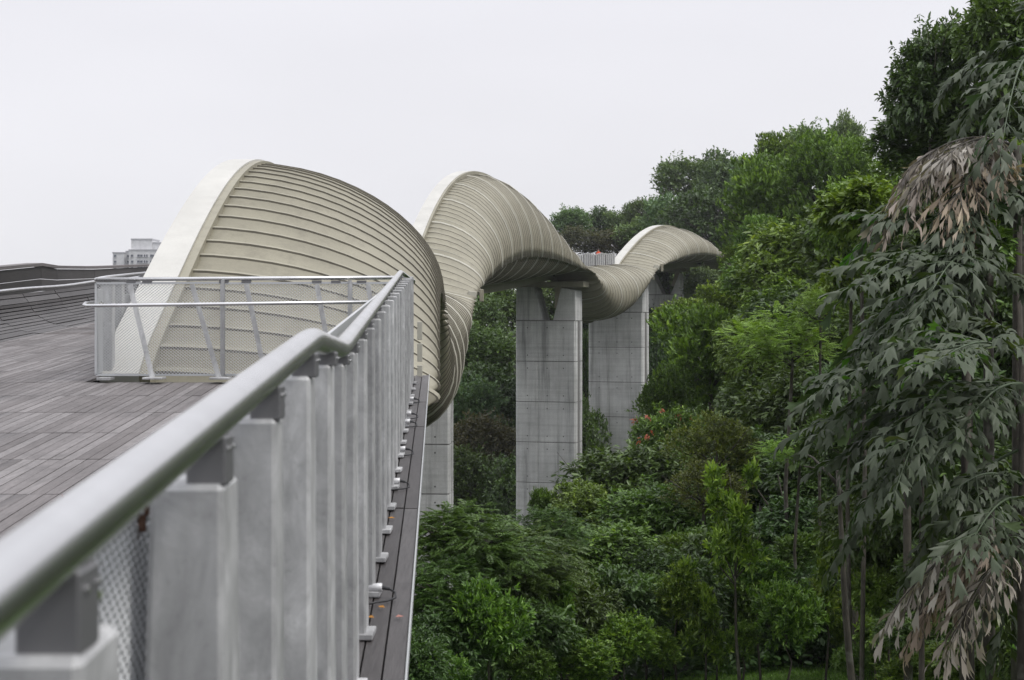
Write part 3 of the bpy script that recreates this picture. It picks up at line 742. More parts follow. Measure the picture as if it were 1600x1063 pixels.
for (px, py, mt, lab) in ((596,952,'leaf_fall','small orange fallen leaf on the ledge, just right of the nearest floodlight'),(579,968,'leaf_fall','small orange fallen leaf lying against a post foot on the ledge'),(625,967,'leaf_fall_pink','curled pinkish fallen leaf at the outer edge of the ledge'),(612,812,'leaf_fall','tiny orange fallen leaf further along the ledge'),(97,778,'leaf_fall_pink','small brown leaf standing upright between the deck boards')):
    d = 1.43/((py-500)/F+.0483); p = P(px, py, d); m = MB()
    m.add([(0,-.018,.004),(.009,0,.012),(0,.02,.006),(-.009,0,.003),(0,0,.002)], [(0,1,4),(1,2,4),(2,3,4),(3,0,4)])
    o = m.build('fallen_leaf', M[mt]); o.location = p + Vector((0,0,.004)); o.rotation_euler = (0 if px > 200 else 1.3, .2, random.random()*3); s_ = 1.0; o.scale = (s_,)*3
    tag(o, lab, 'leaf')

# ------------------------------------------------------------------ distant apartment block
bd = 760.0
bx = lambda px: (px-800)/F*bd
bz = lambda py: (500-py)/F*bd
blk = empty('apartment_block', (bx(220), bd, -45)); tag(blk, 'distant pale high rise apartment block with stepped roof and rows of small windows', 'building'); b0 = Vector(blk.location)
M['bldg'] = mat('pale_render', (.62,.62,.63), .8, build=b_paint((.6,.6,.61), (.5,.5,.5), .4)); M['bldg_dk'] = mat('grey_render', (.42,.42,.44), .8); M['glass'] = mat('dark_glass', (.09,.10,.12), .2)
for (x0, x1, top, dy) in ((176,194,396,0),(194.1,203,393.5,3),(203.1,246,392,-2),(246.1,275,392,0),(203.5,236,374.5,2),(236.1,254,380,3),(254.1,262,378,1)):
    m = MB(); x0_, x1_ = bx(x0), bx(x1); zt_ = bz(top); m.box(Vector(((x0_+x1_)/2, bd+8+dy, (zt_-45)/2))-b0, (x1_-x0_, 16, zt_+45)); m.build('wall', M['bldg'], blk)
    m = MB(); m.box(Vector(((x0_+x1_)/2, bd+8+dy, zt_+.3))-b0, (x1_-x0_+.4, 16.4, .6)); m.build('roof', M['bldg_dk'], blk)
for r_ in range(14):
    y_ = 398.0 + r_*9.2
    for x in (179,197,207,217,221.5,226.5,230,237,240,249,253,258):
        w_ = 3.6 if int(x) % 2 else 2.2; dy = {0:0}.get(0,0); 
        dyy = 0 if x < 194 else (3 if x < 203 else (-2 if x < 246 else 0))
        m = MB(); m.box(Vector((bx(x+1), bd+dyy-.03, bz(y_+2)))-b0, (w_/F*bd, .3, 3.4/F*bd)); fr = m.build('window', M['glass'], blk)
        m2 = MB(); m2.box(Vector((bx(x+1), bd+dyy-.25, bz(y_+4.1)))-b0, ((w_+1)/F*bd, .5, .25)); m2.build('sill', M['bldg_dk'], fr)

# ------------------------------------------------------------------ person on the far deck
def person(loc, rz):
    me = bpy.data.meshes.new('person'); 
    J = {'pelvis':(0,0,.95,.13),'belly':(0,0,1.12,.125),'chest':(0,0,1.32,.145),'neck':(0,.01,1.48,.055),'head':(0,.02,1.62,.095),'crown':(0,.01,1.70,.075),
         'ls':(-.17,0,1.40,.06),'le':(-.24,.02,1.14,.042),'lw':(-.20,.16,.98,.03),'lh':(-.19,.22,.95,.032),'rs':(.17,0,1.40,.06),'re':(.25,.0,1.14,.042),'rw':(.22,.14,.96,.03),'rh':(.21,.20,.93,.032),
         'lhip':(-.09,0,.88,.085),'lk':(-.10,.03,.48,.06),'la':(-.10,-.03,.08,.04),'lt':(-.10,.12,.03,.035),'rhip':(.09,0,.88,.085),'rk':(.10,-.02,.48,.06),'ra':(.11,-.08,.08,.04),'rt':(.11,.07,.03,.035)}
    ks = list(J); ed = [('pelvis','belly'),('belly','chest'),('chest','neck'),('neck','head'),('head','crown'),('chest','ls'),('ls','le'),('le','lw'),('lw','lh'),('chest','rs'),('rs','re'),('re','rw'),('rw','rh'),('pelvis','lhip'),('lhip','lk'),('lk','la'),('la','lt'),('pelvis','rhip'),('rhip','rk'),('rk','ra'),('ra','rt')]
    me.from_pydata([J[k][:3] for k in ks], [(ks.index(a), ks.index(b)) for a, b in ed], [])
    o = bpy.data.objects.new('person', me); link(o); o.location = loc; o.rotation_euler = (0,0,rz)
    md = o.modifiers.new('skin', 'SKIN'); 
    for i, k in enumerate(ks): me.skin_vertices[0].data[i].radius = (J[k][3],)*2
    me.skin_vertices[0].data[0].use_root = True
    o.modifiers.new('sub', 'SUBSURF').levels = 1; o.modifiers['sub'].render_levels = 1
    dg = bpy.context.evaluated_depsgraph_get(); m2 = bpy.data.meshes.new_from_object(o.evaluated_get(dg))
    o.modifiers.clear(); o.data = m2; m2.materials.clear()
    for k in ('orange','skin','trouser'): m2.materials.append(M[k])
    for p_ in m2.polygons:
        c = p_.center; p_.material_index = 1 if (c.z > 1.50 or (c.y > .15 and .85 < c.z < 1.02)) else (0 if c.z > .92 else 2); p_.use_smooth = True
    h = MB()
    for a in range(6):
        pass
    h.tube([(0,.0,1.64),(0,-.02,1.70),(0,-.01,1.76),(0,0,1.785)], [.105,.108,.075,.02], 10); h.build('hair', M['hair'], o, True)
    return o
_d = 145.5; _p = apos(_d) + nrm(_d)*-.55
pe = person(_p + Vector((0,0,.0)), R(150)); tag(pe, 'person in orange clothing standing behind the far parapet fence', 'person')

# ================================================================== vegetation
TPL = {
 'oval': (np.array([(0,0,0),(.3,-.5,.07),(.3,.5,.07),(.72,-.40,.0),(.72,.40,.0),(1,0,-.12)]), [(0,1,3,5),(0,5,4,2)]),
 'lance': (np.array([(0,0,0),(.4,-.5,.05),(.4,.5,.05),(1,0,-.18)]), [(0,1,3,3),(0,3,2,2)]),
 'fish': (np.array([(0,0,0),(.5,-.24,.02),(.9,-.50,-.16),(.84,-.24,-.05),(1.12,-.06,-.30),(.86,.12,-.06),(.96,.34,-.22),(.48,.20,.02),(.5,0,.10)]), [(0,1,2,8),(8,2,3,4),(8,4,5,6),(0,8,6,7)]),
 'rag': (np.array([(0,0,0),(.5,-.28,.05),(1.0,-.34,-.15),(.8,-.1,0),(1.1,.1,-.2),(.75,.3,.04)]), [(0,1,2,3),(0,3,4,5)]),
}
def nz_(v): return v/np.maximum(np.linalg.norm(v, axis=1, keepdims=True), 1e-9)
def leaves(pos, dr, up, L, W, tpl, tint):
    T, fs = TPL[tpl]; dr = nz_(dr); side = nz_(np.cross(dr, up)); nn = np.cross(side, dr)
    n = len(pos); k = len(T)
    v = pos[:, None, :] + T[None, :, :1]*L[:, None, None]*dr[:, None, :] + T[None, :, 1:2]*W[:, None, None]*side[:, None, :] + T[None, :, 2:3]*L[:, None, None]*nn[:, None, :]
    f = (np.arange(n)*k)[:, None, None] + np.array(fs)[None]
    return v.reshape(-1, 3), f.reshape(-1, 4), np.repeat(tint, k)
def fix_tris(f): return f
def mesh_leaves(name, parts, mat_):
    """parts: list of (v, f, tint); quads with repeated last index become triangles"""
    V = []; Fq = []; T_ = []; n = 0
    for v, f, t in parts: V.append(v); Fq.append(f+n); T_.append(t); n += len(v)
    V = np.concatenate(V); Fq = np.concatenate(Fq); T_ = np.concatenate(T_)
    deg = Fq[:, 2] == Fq[:, 3]
    deg2 = deg
    me = bpy.data.meshes.new(name)
    q = Fq[~deg2]; t = Fq[deg2][:, :3]
    me.vertices.add(len(V)); me.vertices.foreach_set('co', V.astype(np.float32).ravel())
    loops = np.concatenate([q.ravel(), t.ravel()]).astype(np.int32)
    me.loops.add(len(loops)); me.loops.foreach_set('vertex_index', loops)
    st = np.concatenate([np.arange(len(q))*4, len(q)*4 + np.arange(len(t))*3]).astype(np.int32)
    me.polygons.add(len(st)); me.polygons.foreach_set('loop_start', st)
    a = me.attributes.new('tint', 'FLOAT', 'POINT'); a.data.foreach_set('value', T_.astype(np.float32))
    me.update(calc_edges=True); me.materials.append(mat_)
    return me
def rdir(n):
    v = rng.normal(size=(n, 3)); return nz_(v)
def crown_points(nt_, lobes, shell=.72, flat=1.0, inner=.12):
    """tips spread through the outer shell of a set of ellipsoid lobes (unit crown)"""
    P_ = []; D_ = []
    wts = np.array([l[3]**2 for l in lobes]); wts /= wts.sum()
    cnt = rng.multinomial(int(nt_*1.9), wts)
    for (cx_, cy_, cz_, r_), c in zip(lobes, cnt):
        d = rdir(c); d[:, 2] = np.where((d[:, 2] < -.6) & (rng.random(c) < .6), -d[:, 2], d[:, 2])
        d = nz_(d)
        rad = r_*(shell + (1-shell)*rng.random(c)**.6); k = rng.random(c) < inner; rad[k] *= rng.random(k.sum())*.8
        # bumpy outline
        rad = rad*(1 + .30*np.sin(d[:, 0]*6+cx_*9)*np.sin(d[:, 1]*5+cy_*5)*np.sin(d[:, 2]*6+cz_*7)*1.6 + .15*rng.normal(size=c))
        P_.append(np.array([cx_, cy_, cz_]) + d*rad[:, None]); D_.append(d)
    P_ = np.concatenate(P_); D_ = np.concatenate(D_)
    keep = np.ones(len(P_), bool)
    for (cx_, cy_, cz_, r_) in lobes:      # drop most tips buried inside another lobe
        dd = np.linalg.norm(P_-np.array([cx_, cy_, cz_]), axis=1)
        keep &= ~((dd < r_*.55) & (rng.random(len(P_)) < .8))
    P_ = P_[keep]; D_ = D_[keep]
    return P_, D_
def rand_lobes(n, seed, spread=.55, r=(.32,.5), zf=.8):
    n = int(n*1.5); zf = max(zf, .85); g = np.random.default_rng(seed); L = [(0,0,0,.62)]
    while len(L) < n:
        d = g.normal(size=3); d /= np.linalg.norm(d); q = d*spread*(.55+.65*g.random()); q[2] *= zf
        L.append((q[0], q[1], q[2], g.uniform(*r)))
    return L
def cluster_crown(R0, ntips, nl, L, Wr, tpl, lobes, spread=(.5, 1.3), up=.35, droop=.0, stem=.25, jit=.3, shell=.72, tipbright=.25, clump=.5):
    P_, D_ = crown_points(ntips, lobes, shell)
    P_ = P_*R0; ax = nz_(D_*.8 + np.array([0, 0, up]) + rng.normal(size=P_.shape)*.35)
    n = len(P_); parts = []
    base_t = .42 + .16*np.sin(P_[:, 0]*2.1/R0*3+1)*np.sin(P_[:, 2]*2.7/R0*3) + rng.normal(size=n)*.10*clump*2
    for k in range(nl):
        rad = rdir(n); rad = nz_(rad - ax*(rad*ax).sum(1, keepdims=True))
        a = rng.uniform(spread[0], spread[1], n)[:, None]; frac = k/max(nl-1, 1)
        d = ax*np.cos(a*(1-.5*frac)) + rad*np.sin(a*(1-.5*frac)) + np.array([0, 0, -droop])
        ln = L*(1 + jit*rng.normal(size=n)).clip(.5, 1.7)
        pos = P_ + ax*(stem*L*2*(frac-.3)*1.6)[..., None] if False else P_ + ax*(stem*L*4*(frac-.5)) + rng.normal(size=P_.shape)*L*.15
        upv = nz_(rng.normal(size=(n, 3))*.45 + np.array([0, 0, 1.0]) + D_*.3)
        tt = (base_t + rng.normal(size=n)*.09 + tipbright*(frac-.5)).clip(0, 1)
        parts.append(leaves(pos, d, upv, ln, ln*Wr, tpl, tt))
    return parts
def frond_crown(R0, nfr, pairs, FL, L, Wr, lobes, tpl='lance', droop=.35, flat=.75, shell=.75):
    P_, D_ = crown_points(nfr, lobes, shell); P_ = P_*R0; n = len(P_)
    hz = D_.copy(); hz[:, 2] = hz[:, 2]*.3 + .25; ax = nz_(hz + rng.normal(size=P_.shape)*.35)
    upv = np.tile([0, 0, 1.0], (n, 1)); sd_ = nz_(np.cross(ax, upv)); nn = np.cross(sd_, ax)
    fl = FL*(1 + .2*rng.normal(size=n)).clip(.5, 1.5); base_t = (.45 + .15*rng.normal(size=n)); parts = []
    for k in range(pairs):
        t = (k+.8)/pairs; prof = math.sin(pi*min(1, t*.85+.15))**.6
        pos = P_ + ax*(fl*t)[:, None] + np.array([0,0,-1.0])*(droop*fl*t*t)[:, None]
        for s_ in (-1, 1):
            d = sd_*s_*.85 + ax*(.45+.4*t) + np.array([0,0,-droop*.7]) + rng.normal(size=(n, 3))*.10
            ln = L*prof*(1+.12*rng.normal(size=n))
            parts.append(leaves(pos, d, nz_(nn + rng.normal(size=(n,3))*.25), ln, ln*Wr, tpl, (base_t+rng.normal(size=n)*.06).clip(0, 1)))
    return parts
PROTO = {}
def proto(key, fn, mat_, R0, nvar=2):
    PROTO[key] = ([mesh_leaves('crown', fn(v), mat_) for v in range(nvar)], R0)
# R0 in metres
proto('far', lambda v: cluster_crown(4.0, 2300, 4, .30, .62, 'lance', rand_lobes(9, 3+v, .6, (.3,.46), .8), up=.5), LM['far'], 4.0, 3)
proto('far_dark', lambda v: cluster_crown(4.0, 2300, 4, .30, .62, 'lance', rand_lobes(9, 13+v, .6, (.3,.46), .9), up=.4), LM['dark'], 4.0, 2)
proto('brownish', lambda v: cluster_crown(4.0, 2200, 4, .26, .6, 'lance', rand_lobes(8, 23+v, .6, (.3,.46), .8), up=.5), LM['brownish'], 4.0, 1)
proto('clump', lambda v: cluster_crown(3.6, 1900, 8, .24, .40, 'oval', rand_lobes(12, 33+v, .68, (.24,.38), .9), spread=(.35,.95), up=.95, stem=.22, tipbright=.5), LM['mid'], 3.6, 2)
proto('broad', lambda v: cluster_crown(2.6, 1500, 7, .24, .42, 'oval', rand_lobes(9, 43+v, .6, (.28,.42), .8), spread=(.5,1.4), up=.15, droop=.35, stem=.3, tipbright=.3), LM['dark'], 2.6, 2)
proto('glossy', lambda v: cluster_crown(2.4, 1500, 7, .21, .36, 'oval', rand_lobes(9, 53+v, .6, (.28,.42), .75), spread=(.5,1.4), up=.2, droop=.45, stem=.3, tipbright=.35), LM['mid'], 2.4, 2)
proto('olive', lambda v: cluster_crown(1.9, 1500, 6, .11, .42, 'oval', rand_lobes(9, 63+v, .6, (.28,.42), .6), spread=(.4,1.2), up=.7, stem=.3, tipbright=.4), LM['olive'], 1.9, 1)
proto('feather', lambda v: frond_crown(1.9, 620, 11, .50, .10, .42, rand_lobes(12, 73+v, .75, (.2,.34), .75), droop=.30, shell=.5), LM['feather'], 1.9, 2)
proto('teal', lambda v: frond_crown(2.6, 1150, 9, .60, .20, .32, rand_lobes(11, 83+v, .62, (.28,.42), .5), droop=.42), LM['teal'], 2.6, 2)
proto('sapling', lambda v: cluster_crown(1.25, 230, 10, .22, .30, 'oval', [(0,0,-.5,.5)]+[(g_[0]*.55, g_[1]*.55, g_[2]*.75, .26) for g_ in np.random.default_rng(200+v).normal(size=(9,3)).clip(-1.1,1.1)], spread=(.75,1.6), up=.7, stem=.12, tipbright=.5, shell=.3), LM['bright'], 1.25, 3)
proto('brush', lambda v: cluster_crown(1.5, 620, 9, .17, .32, 'oval', rand_lobes(9, 143+v, .62, (.24,.38), .9), spread=(.6,1.5), up=.45, stem=.18, tipbright=.5, shell=.55), LM['bright'], 1.5, 3)
proto('bigleaf', lambda v: cluster_crown(2.0, 420, 8, .36, .40, 'oval', rand_lobes(8, 163+v, .6, (.26,.40), .8), spread=(.6,1.5), up=.1, droop=.35, stem=.22, tipbright=.35, shell=.55), LM['mid'], 2.0, 2)
proto('shrub', lambda v: cluster_crown(1.5, 1000, 7, .17, .36, 'oval', rand_lobes(8, 93+v, .6, (.28,.42), .8), spread=(.5,1.4), up=.35, droop=.15, stem=.3, tipbright=.3), LM['mid'], 1.5, 2)
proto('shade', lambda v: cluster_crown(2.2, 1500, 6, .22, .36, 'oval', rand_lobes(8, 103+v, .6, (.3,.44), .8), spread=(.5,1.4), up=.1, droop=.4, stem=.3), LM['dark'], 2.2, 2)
proto('red', lambda v: cluster_crown(1.5, 24, 7, .17, .34, 'oval', rand_lobes(6, 113+v, .7, (.3,.42), .8), spread=(.3,1.0), droop=.7, stem=.2, shell=.95), LM['red'], 1.5, 1)
cnt_ = {}
def limb_tree(root_local_c, rw, rh, tr, seed, lean=0, n=6):
    g = random.Random(seed); m = MB(); c = Vector(root_local_c)
    mid = Vector((c.x*.4 + g.uniform(-.15,.15)*rw, c.y*.4, (c.z - rh*.3)*.55))
    fork = Vector((c.x*.8, c.y*.8, c.z - rh*.62))
    m.tube([(0,0,-.6), (0,0,.2), mid, fork, c], [tr*1.35, tr*1.1, tr*.85, tr*.7, tr*.28], 8)
    for i in range(n):
        a = 2*pi*i/n + g.uniform(-.4,.4); e_ = g.uniform(.0,.8)
        tip = c + Vector((cos(a)*rw*.72, sin(a)*rw*.72, (e_-.35)*rh*.9))
        st = fork.lerp(c, g.uniform(0,.5)); k = st.lerp(tip, .5) + Vector((0,0,g.uniform(-.05,.2)*rh))
        m.tube([st, k, tip], [tr*.42, tr*.26, tr*.08], 6)
        for j in range(2):
            t2 = tip + Vector((g.uniform(-1,1)*rw*.3, g.uniform(-1,1)*rw*.3, g.uniform(-.1,.3)*rh)); m.tube([k, t2], [tr*.18, tr*.05], 5)
    return m
ti = 0
def tree(sp, px, py, d, rpx, hpx, label, name=None, group=None, cat='tree', tr=None, extra=None, trunk_off=(0,0), rz=None):
    """crown centre seen at px,py at distance d; half width / half height given at that distance"""
    global ti
    ti += 1
    kf = 1.0 if sp == 'sapling' else (1.22 if sp in ('far','far_dark','brownish','shade','glossy','broad','teal') else 1.1)
    c = P(px, py, d); rw = rpx/F*d*kf; rh = hpx/F*d*kf
    meshes, R0 = PROTO[sp]; k = cnt_.get(sp, 0); cnt_[sp] = k+1
    rx, ry = c.x + trunk_off[0], d + trunk_off[1]
    g = gz(rx, ry)
    name = name or ('tree' if cat == 'tree' else cat.replace(' ', '_'))
    root = empty(name, (rx, ry, g)); tag(root, label, cat, group)
    cr = link(bpy.data.objects.new('crown', meshes[k % len(meshes)]), root)
    cr.location = c - Vector((rx, ry, g)); cr.scale = (rw/R0, rw/R0, rh/R0); cr.rotation_euler = (0, 0, rng.uniform(0, 2*pi) if rz is None else rz)
    tr_ = tr or max(.05, rw*.055)
    limb_tree(cr.location, rw, rh, tr_, ti).build('trunk', M['bark'], root, True)
    if extra:
        ms, r_ = PROTO[extra]; o = link(bpy.data.objects.new('young_leaves', ms[0]), root); o.location = cr.location; o.scale = (rw*1.03/r_, rw*1.03/r_, rh*1.03/r_)
    return root
GB = 'distant trees along the ridge behind the third wave'
GF = 'dark forest trees on the slope behind the concrete piers'
GM = 'crowded dark green trees filling the hillside right of the bridge'
GU = 'shaded bushes packed between the saplings and the piers'
# --- ridge behind the third wave
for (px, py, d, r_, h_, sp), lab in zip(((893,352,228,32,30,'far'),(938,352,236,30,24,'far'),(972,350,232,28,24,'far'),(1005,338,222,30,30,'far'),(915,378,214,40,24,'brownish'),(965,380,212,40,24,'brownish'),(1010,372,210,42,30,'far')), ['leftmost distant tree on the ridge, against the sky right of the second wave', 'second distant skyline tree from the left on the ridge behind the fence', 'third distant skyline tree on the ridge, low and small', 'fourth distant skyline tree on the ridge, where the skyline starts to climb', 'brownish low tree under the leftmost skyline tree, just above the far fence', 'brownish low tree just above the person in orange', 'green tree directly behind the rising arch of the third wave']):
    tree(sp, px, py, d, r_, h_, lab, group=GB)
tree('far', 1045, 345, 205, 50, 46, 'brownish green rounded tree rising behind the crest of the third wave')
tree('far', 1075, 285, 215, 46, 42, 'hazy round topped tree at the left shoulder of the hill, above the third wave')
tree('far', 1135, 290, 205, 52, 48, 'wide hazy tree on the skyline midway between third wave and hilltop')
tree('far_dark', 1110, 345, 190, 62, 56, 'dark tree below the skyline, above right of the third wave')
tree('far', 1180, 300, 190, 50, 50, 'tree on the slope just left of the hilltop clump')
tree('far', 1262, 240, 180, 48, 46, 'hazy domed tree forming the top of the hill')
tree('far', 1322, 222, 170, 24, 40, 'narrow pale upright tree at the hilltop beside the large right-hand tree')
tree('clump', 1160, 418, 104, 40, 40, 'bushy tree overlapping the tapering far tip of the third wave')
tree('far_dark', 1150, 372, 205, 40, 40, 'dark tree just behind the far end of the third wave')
# --- lit clump trees of the mid slope
tree('clump', 1205, 335, 105, 88, 96, 'large olive green tree with upright leaf clumps in the centre of the hillside')
tree('clump', 1290, 300, 100, 78, 92, 'tall bushy green tree just left of the drooping palm fronds')
tree('clump', 1210, 250, 118, 40, 44, 'bushy tree whose sprays stick up against the sky left of the hilltop')
tree('clump', 1190, 385, 88, 44, 50, 'light green leafy tree directly right of the far end of the bridge')
tree('clump', 1068, 500, 78, 54, 34, 'bushy tree with pale leaf sprays reaching left across the third pier')
tree('clump', 1110, 565, 74, 86, 90, 'big dark green bushy tree standing right of the two tall piers')
tree('clump', 1150, 475, 84, 56, 50, 'rounded bushy tree below the far end of the bridge')
tree('far', 1100, 440, 172, 34, 26, 'grey green tree growing under the third wave beside the farthest pier')
tree('clump', 1035, 620, 72, 40, 50, 'bushy tree hugging the lower right side of the third pier')
tree('glossy', 1170, 560, 64, 56, 60, 'glossy green tree filling the slope left of the airy yellow green tree')
tree('glossy', 1215, 470, 70, 60, 44, 'glossy green tree just above left of the airy yellow green tree')
tree('clump', 1335, 262, 88, 40, 46, 'bushy green tree between the hilltop and the tall dark broadleaf tree')
# --- forest behind the piers
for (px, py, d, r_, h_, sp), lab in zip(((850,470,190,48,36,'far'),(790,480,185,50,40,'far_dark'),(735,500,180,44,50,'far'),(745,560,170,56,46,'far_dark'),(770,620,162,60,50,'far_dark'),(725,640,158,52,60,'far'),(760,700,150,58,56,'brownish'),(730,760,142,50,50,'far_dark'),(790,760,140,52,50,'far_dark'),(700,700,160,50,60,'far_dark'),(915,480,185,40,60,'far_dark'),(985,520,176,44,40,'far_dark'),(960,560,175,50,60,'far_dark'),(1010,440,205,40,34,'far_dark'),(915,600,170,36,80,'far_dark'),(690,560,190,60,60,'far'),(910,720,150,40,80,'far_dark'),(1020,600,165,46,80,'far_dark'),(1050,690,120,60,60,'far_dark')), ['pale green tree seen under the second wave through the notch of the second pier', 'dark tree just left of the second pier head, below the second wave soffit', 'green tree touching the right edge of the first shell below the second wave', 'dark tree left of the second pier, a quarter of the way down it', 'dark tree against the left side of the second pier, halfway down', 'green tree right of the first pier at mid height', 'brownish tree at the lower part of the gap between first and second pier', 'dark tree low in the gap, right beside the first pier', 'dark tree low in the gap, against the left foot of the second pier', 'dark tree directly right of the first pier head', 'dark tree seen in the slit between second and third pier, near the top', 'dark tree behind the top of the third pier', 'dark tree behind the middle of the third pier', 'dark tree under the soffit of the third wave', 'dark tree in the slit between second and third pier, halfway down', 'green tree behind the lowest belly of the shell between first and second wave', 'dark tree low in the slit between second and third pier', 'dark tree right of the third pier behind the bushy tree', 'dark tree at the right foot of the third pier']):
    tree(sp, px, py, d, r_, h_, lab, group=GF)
# --- mid right: dense dark and glossy trees that fill the hillside
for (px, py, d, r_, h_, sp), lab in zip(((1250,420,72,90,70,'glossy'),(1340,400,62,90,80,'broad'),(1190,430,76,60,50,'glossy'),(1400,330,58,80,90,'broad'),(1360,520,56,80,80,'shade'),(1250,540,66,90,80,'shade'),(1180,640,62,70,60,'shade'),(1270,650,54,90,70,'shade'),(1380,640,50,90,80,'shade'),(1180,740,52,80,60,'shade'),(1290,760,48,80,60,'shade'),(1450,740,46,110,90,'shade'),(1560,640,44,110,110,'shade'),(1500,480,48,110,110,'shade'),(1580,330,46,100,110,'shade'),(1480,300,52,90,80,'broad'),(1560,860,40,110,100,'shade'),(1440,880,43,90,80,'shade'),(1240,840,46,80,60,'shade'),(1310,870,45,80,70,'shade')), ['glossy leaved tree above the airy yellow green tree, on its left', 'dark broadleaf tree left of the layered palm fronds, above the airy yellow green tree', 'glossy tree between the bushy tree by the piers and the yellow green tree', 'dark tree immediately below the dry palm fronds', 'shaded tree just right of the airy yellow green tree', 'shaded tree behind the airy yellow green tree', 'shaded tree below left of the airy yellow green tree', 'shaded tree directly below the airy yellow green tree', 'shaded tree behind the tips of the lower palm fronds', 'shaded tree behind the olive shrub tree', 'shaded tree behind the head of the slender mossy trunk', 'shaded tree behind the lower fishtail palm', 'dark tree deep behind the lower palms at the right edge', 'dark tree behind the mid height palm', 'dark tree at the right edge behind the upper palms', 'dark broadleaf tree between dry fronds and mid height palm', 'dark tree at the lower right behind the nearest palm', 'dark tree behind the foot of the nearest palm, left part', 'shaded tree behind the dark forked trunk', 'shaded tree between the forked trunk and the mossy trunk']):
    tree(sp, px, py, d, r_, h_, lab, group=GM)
for (px, py, d, r_, h_, lab) in ((1455,640,33,120,110,'dark leaf mass behind the lower fishtail palm, left of its trunk'),(1570,520,33,110,120,'dark leaf mass at the right edge behind the mid height fronds'),(1400,830,34,90,90,'dark leaf mass right of the slender mossy trunk at mid height'),(1545,800,31,120,110,'dark leaf mass above the dry frond that points down left'),(1500,400,36,120,90,'dark leaf mass between the dry fronds and the mid height fronds'),(1340,700,38,80,70,'dark leaf mass behind the upper part of the slender mossy trunk'),(1420,520,38,90,80,'dark leaf mass behind the layered fronds, left part'),(1510,960,32,110,80,'dark leaf mass at the lower right behind the nearest palm'),(1420,430,30,60,50,'broad dark green leaf mass at the left side of the layered palm fronds'),(1560,300,33,80,70,'broad leaved mass beside the dry palm fronds at the right edge')):
    tree('shade' if d > 30 else 'broad', px, py, d, r_, h_, lab, name='tree', tr=.09)
tree('bigleaf', 1345, 335, 31, 62, 50, 'large leaved glossy green tree left of the dry palm fronds', tr=.05)
tree('bigleaf', 1330, 440, 32, 50, 40, 'large leaved green tree poking out above the airy yellow green tree, beside the palms', tr=.05)
tree('bigleaf', 1520, 385, 25.2, 70, 46, 'large leaved green sprays hanging just under the dry palm fronds', tr=.05)
tree('bigleaf', 1440, 560, 24, 54, 44, 'large leaved green spray amid the mid height palm fronds', tr=.05)
# --- top right broadleaf
tree('broad', 1455, 120, 46, 66, 92, 'tall dark broadleaf tree against the sky at upper right, nearest the open sky')
tree('broad', 1565, 70, 44, 72, 92, 'tall dark broadleaf tree in the upper right corner of the view')
tree('broad', 1430, 225, 48, 74, 46, 'lower dark broadleaf tree between the sky and the dry palm fronds')
tree('broad', 1540, 190, 46, 90, 60, 'dark broadleaf tree behind the highest palm fronds')
tree('glossy', 1345, 345, 40, 62, 62, 'glossy leaved tree with long drooping leaves left of the highest palms')
# --- named middle trees
tree('feather', 1238, 535, 45, 92, 62, 'airy yellow green feathery leaved tree in the middle of the hillside', tr=.07)
tree('feather', 1282, 482, 44, 46, 40, 'upper pale feathery crown just above the larger feathery tree', tr=.05)
tree('feather', 1250, 705, 42, 62, 30, 'low feathery branch tree below the feathery crown, beside the slender trunk', tr=.05)
tree('glossy', 1045, 690, 66, 48, 56, 'tree with orange red young leaves in front of the right pier', extra='red')
tree('olive', 1120, 705, 50, 70, 62, 'yellow olive small leaved tree right of the tree with red young leaves')
tree('olive', 1100, 770, 47, 70, 50, 'low spreading olive shrub tree beneath the yellow olive tree')
tree('shade', 960, 760, 58, 92, 66, 'dark leafy bush covering the foot of the second pier')
tree('glossy', 905, 800, 55, 52, 44, 'small glossy bush at the foot of the second pier')
tree('glossy', 1030, 810, 50, 86, 60, 'glossy dark tree below the red leaved tree')
tree('shrub', 850, 800, 56, 24, 40, 'thin pale bush with wispy stems against the second pier', tr=.03)
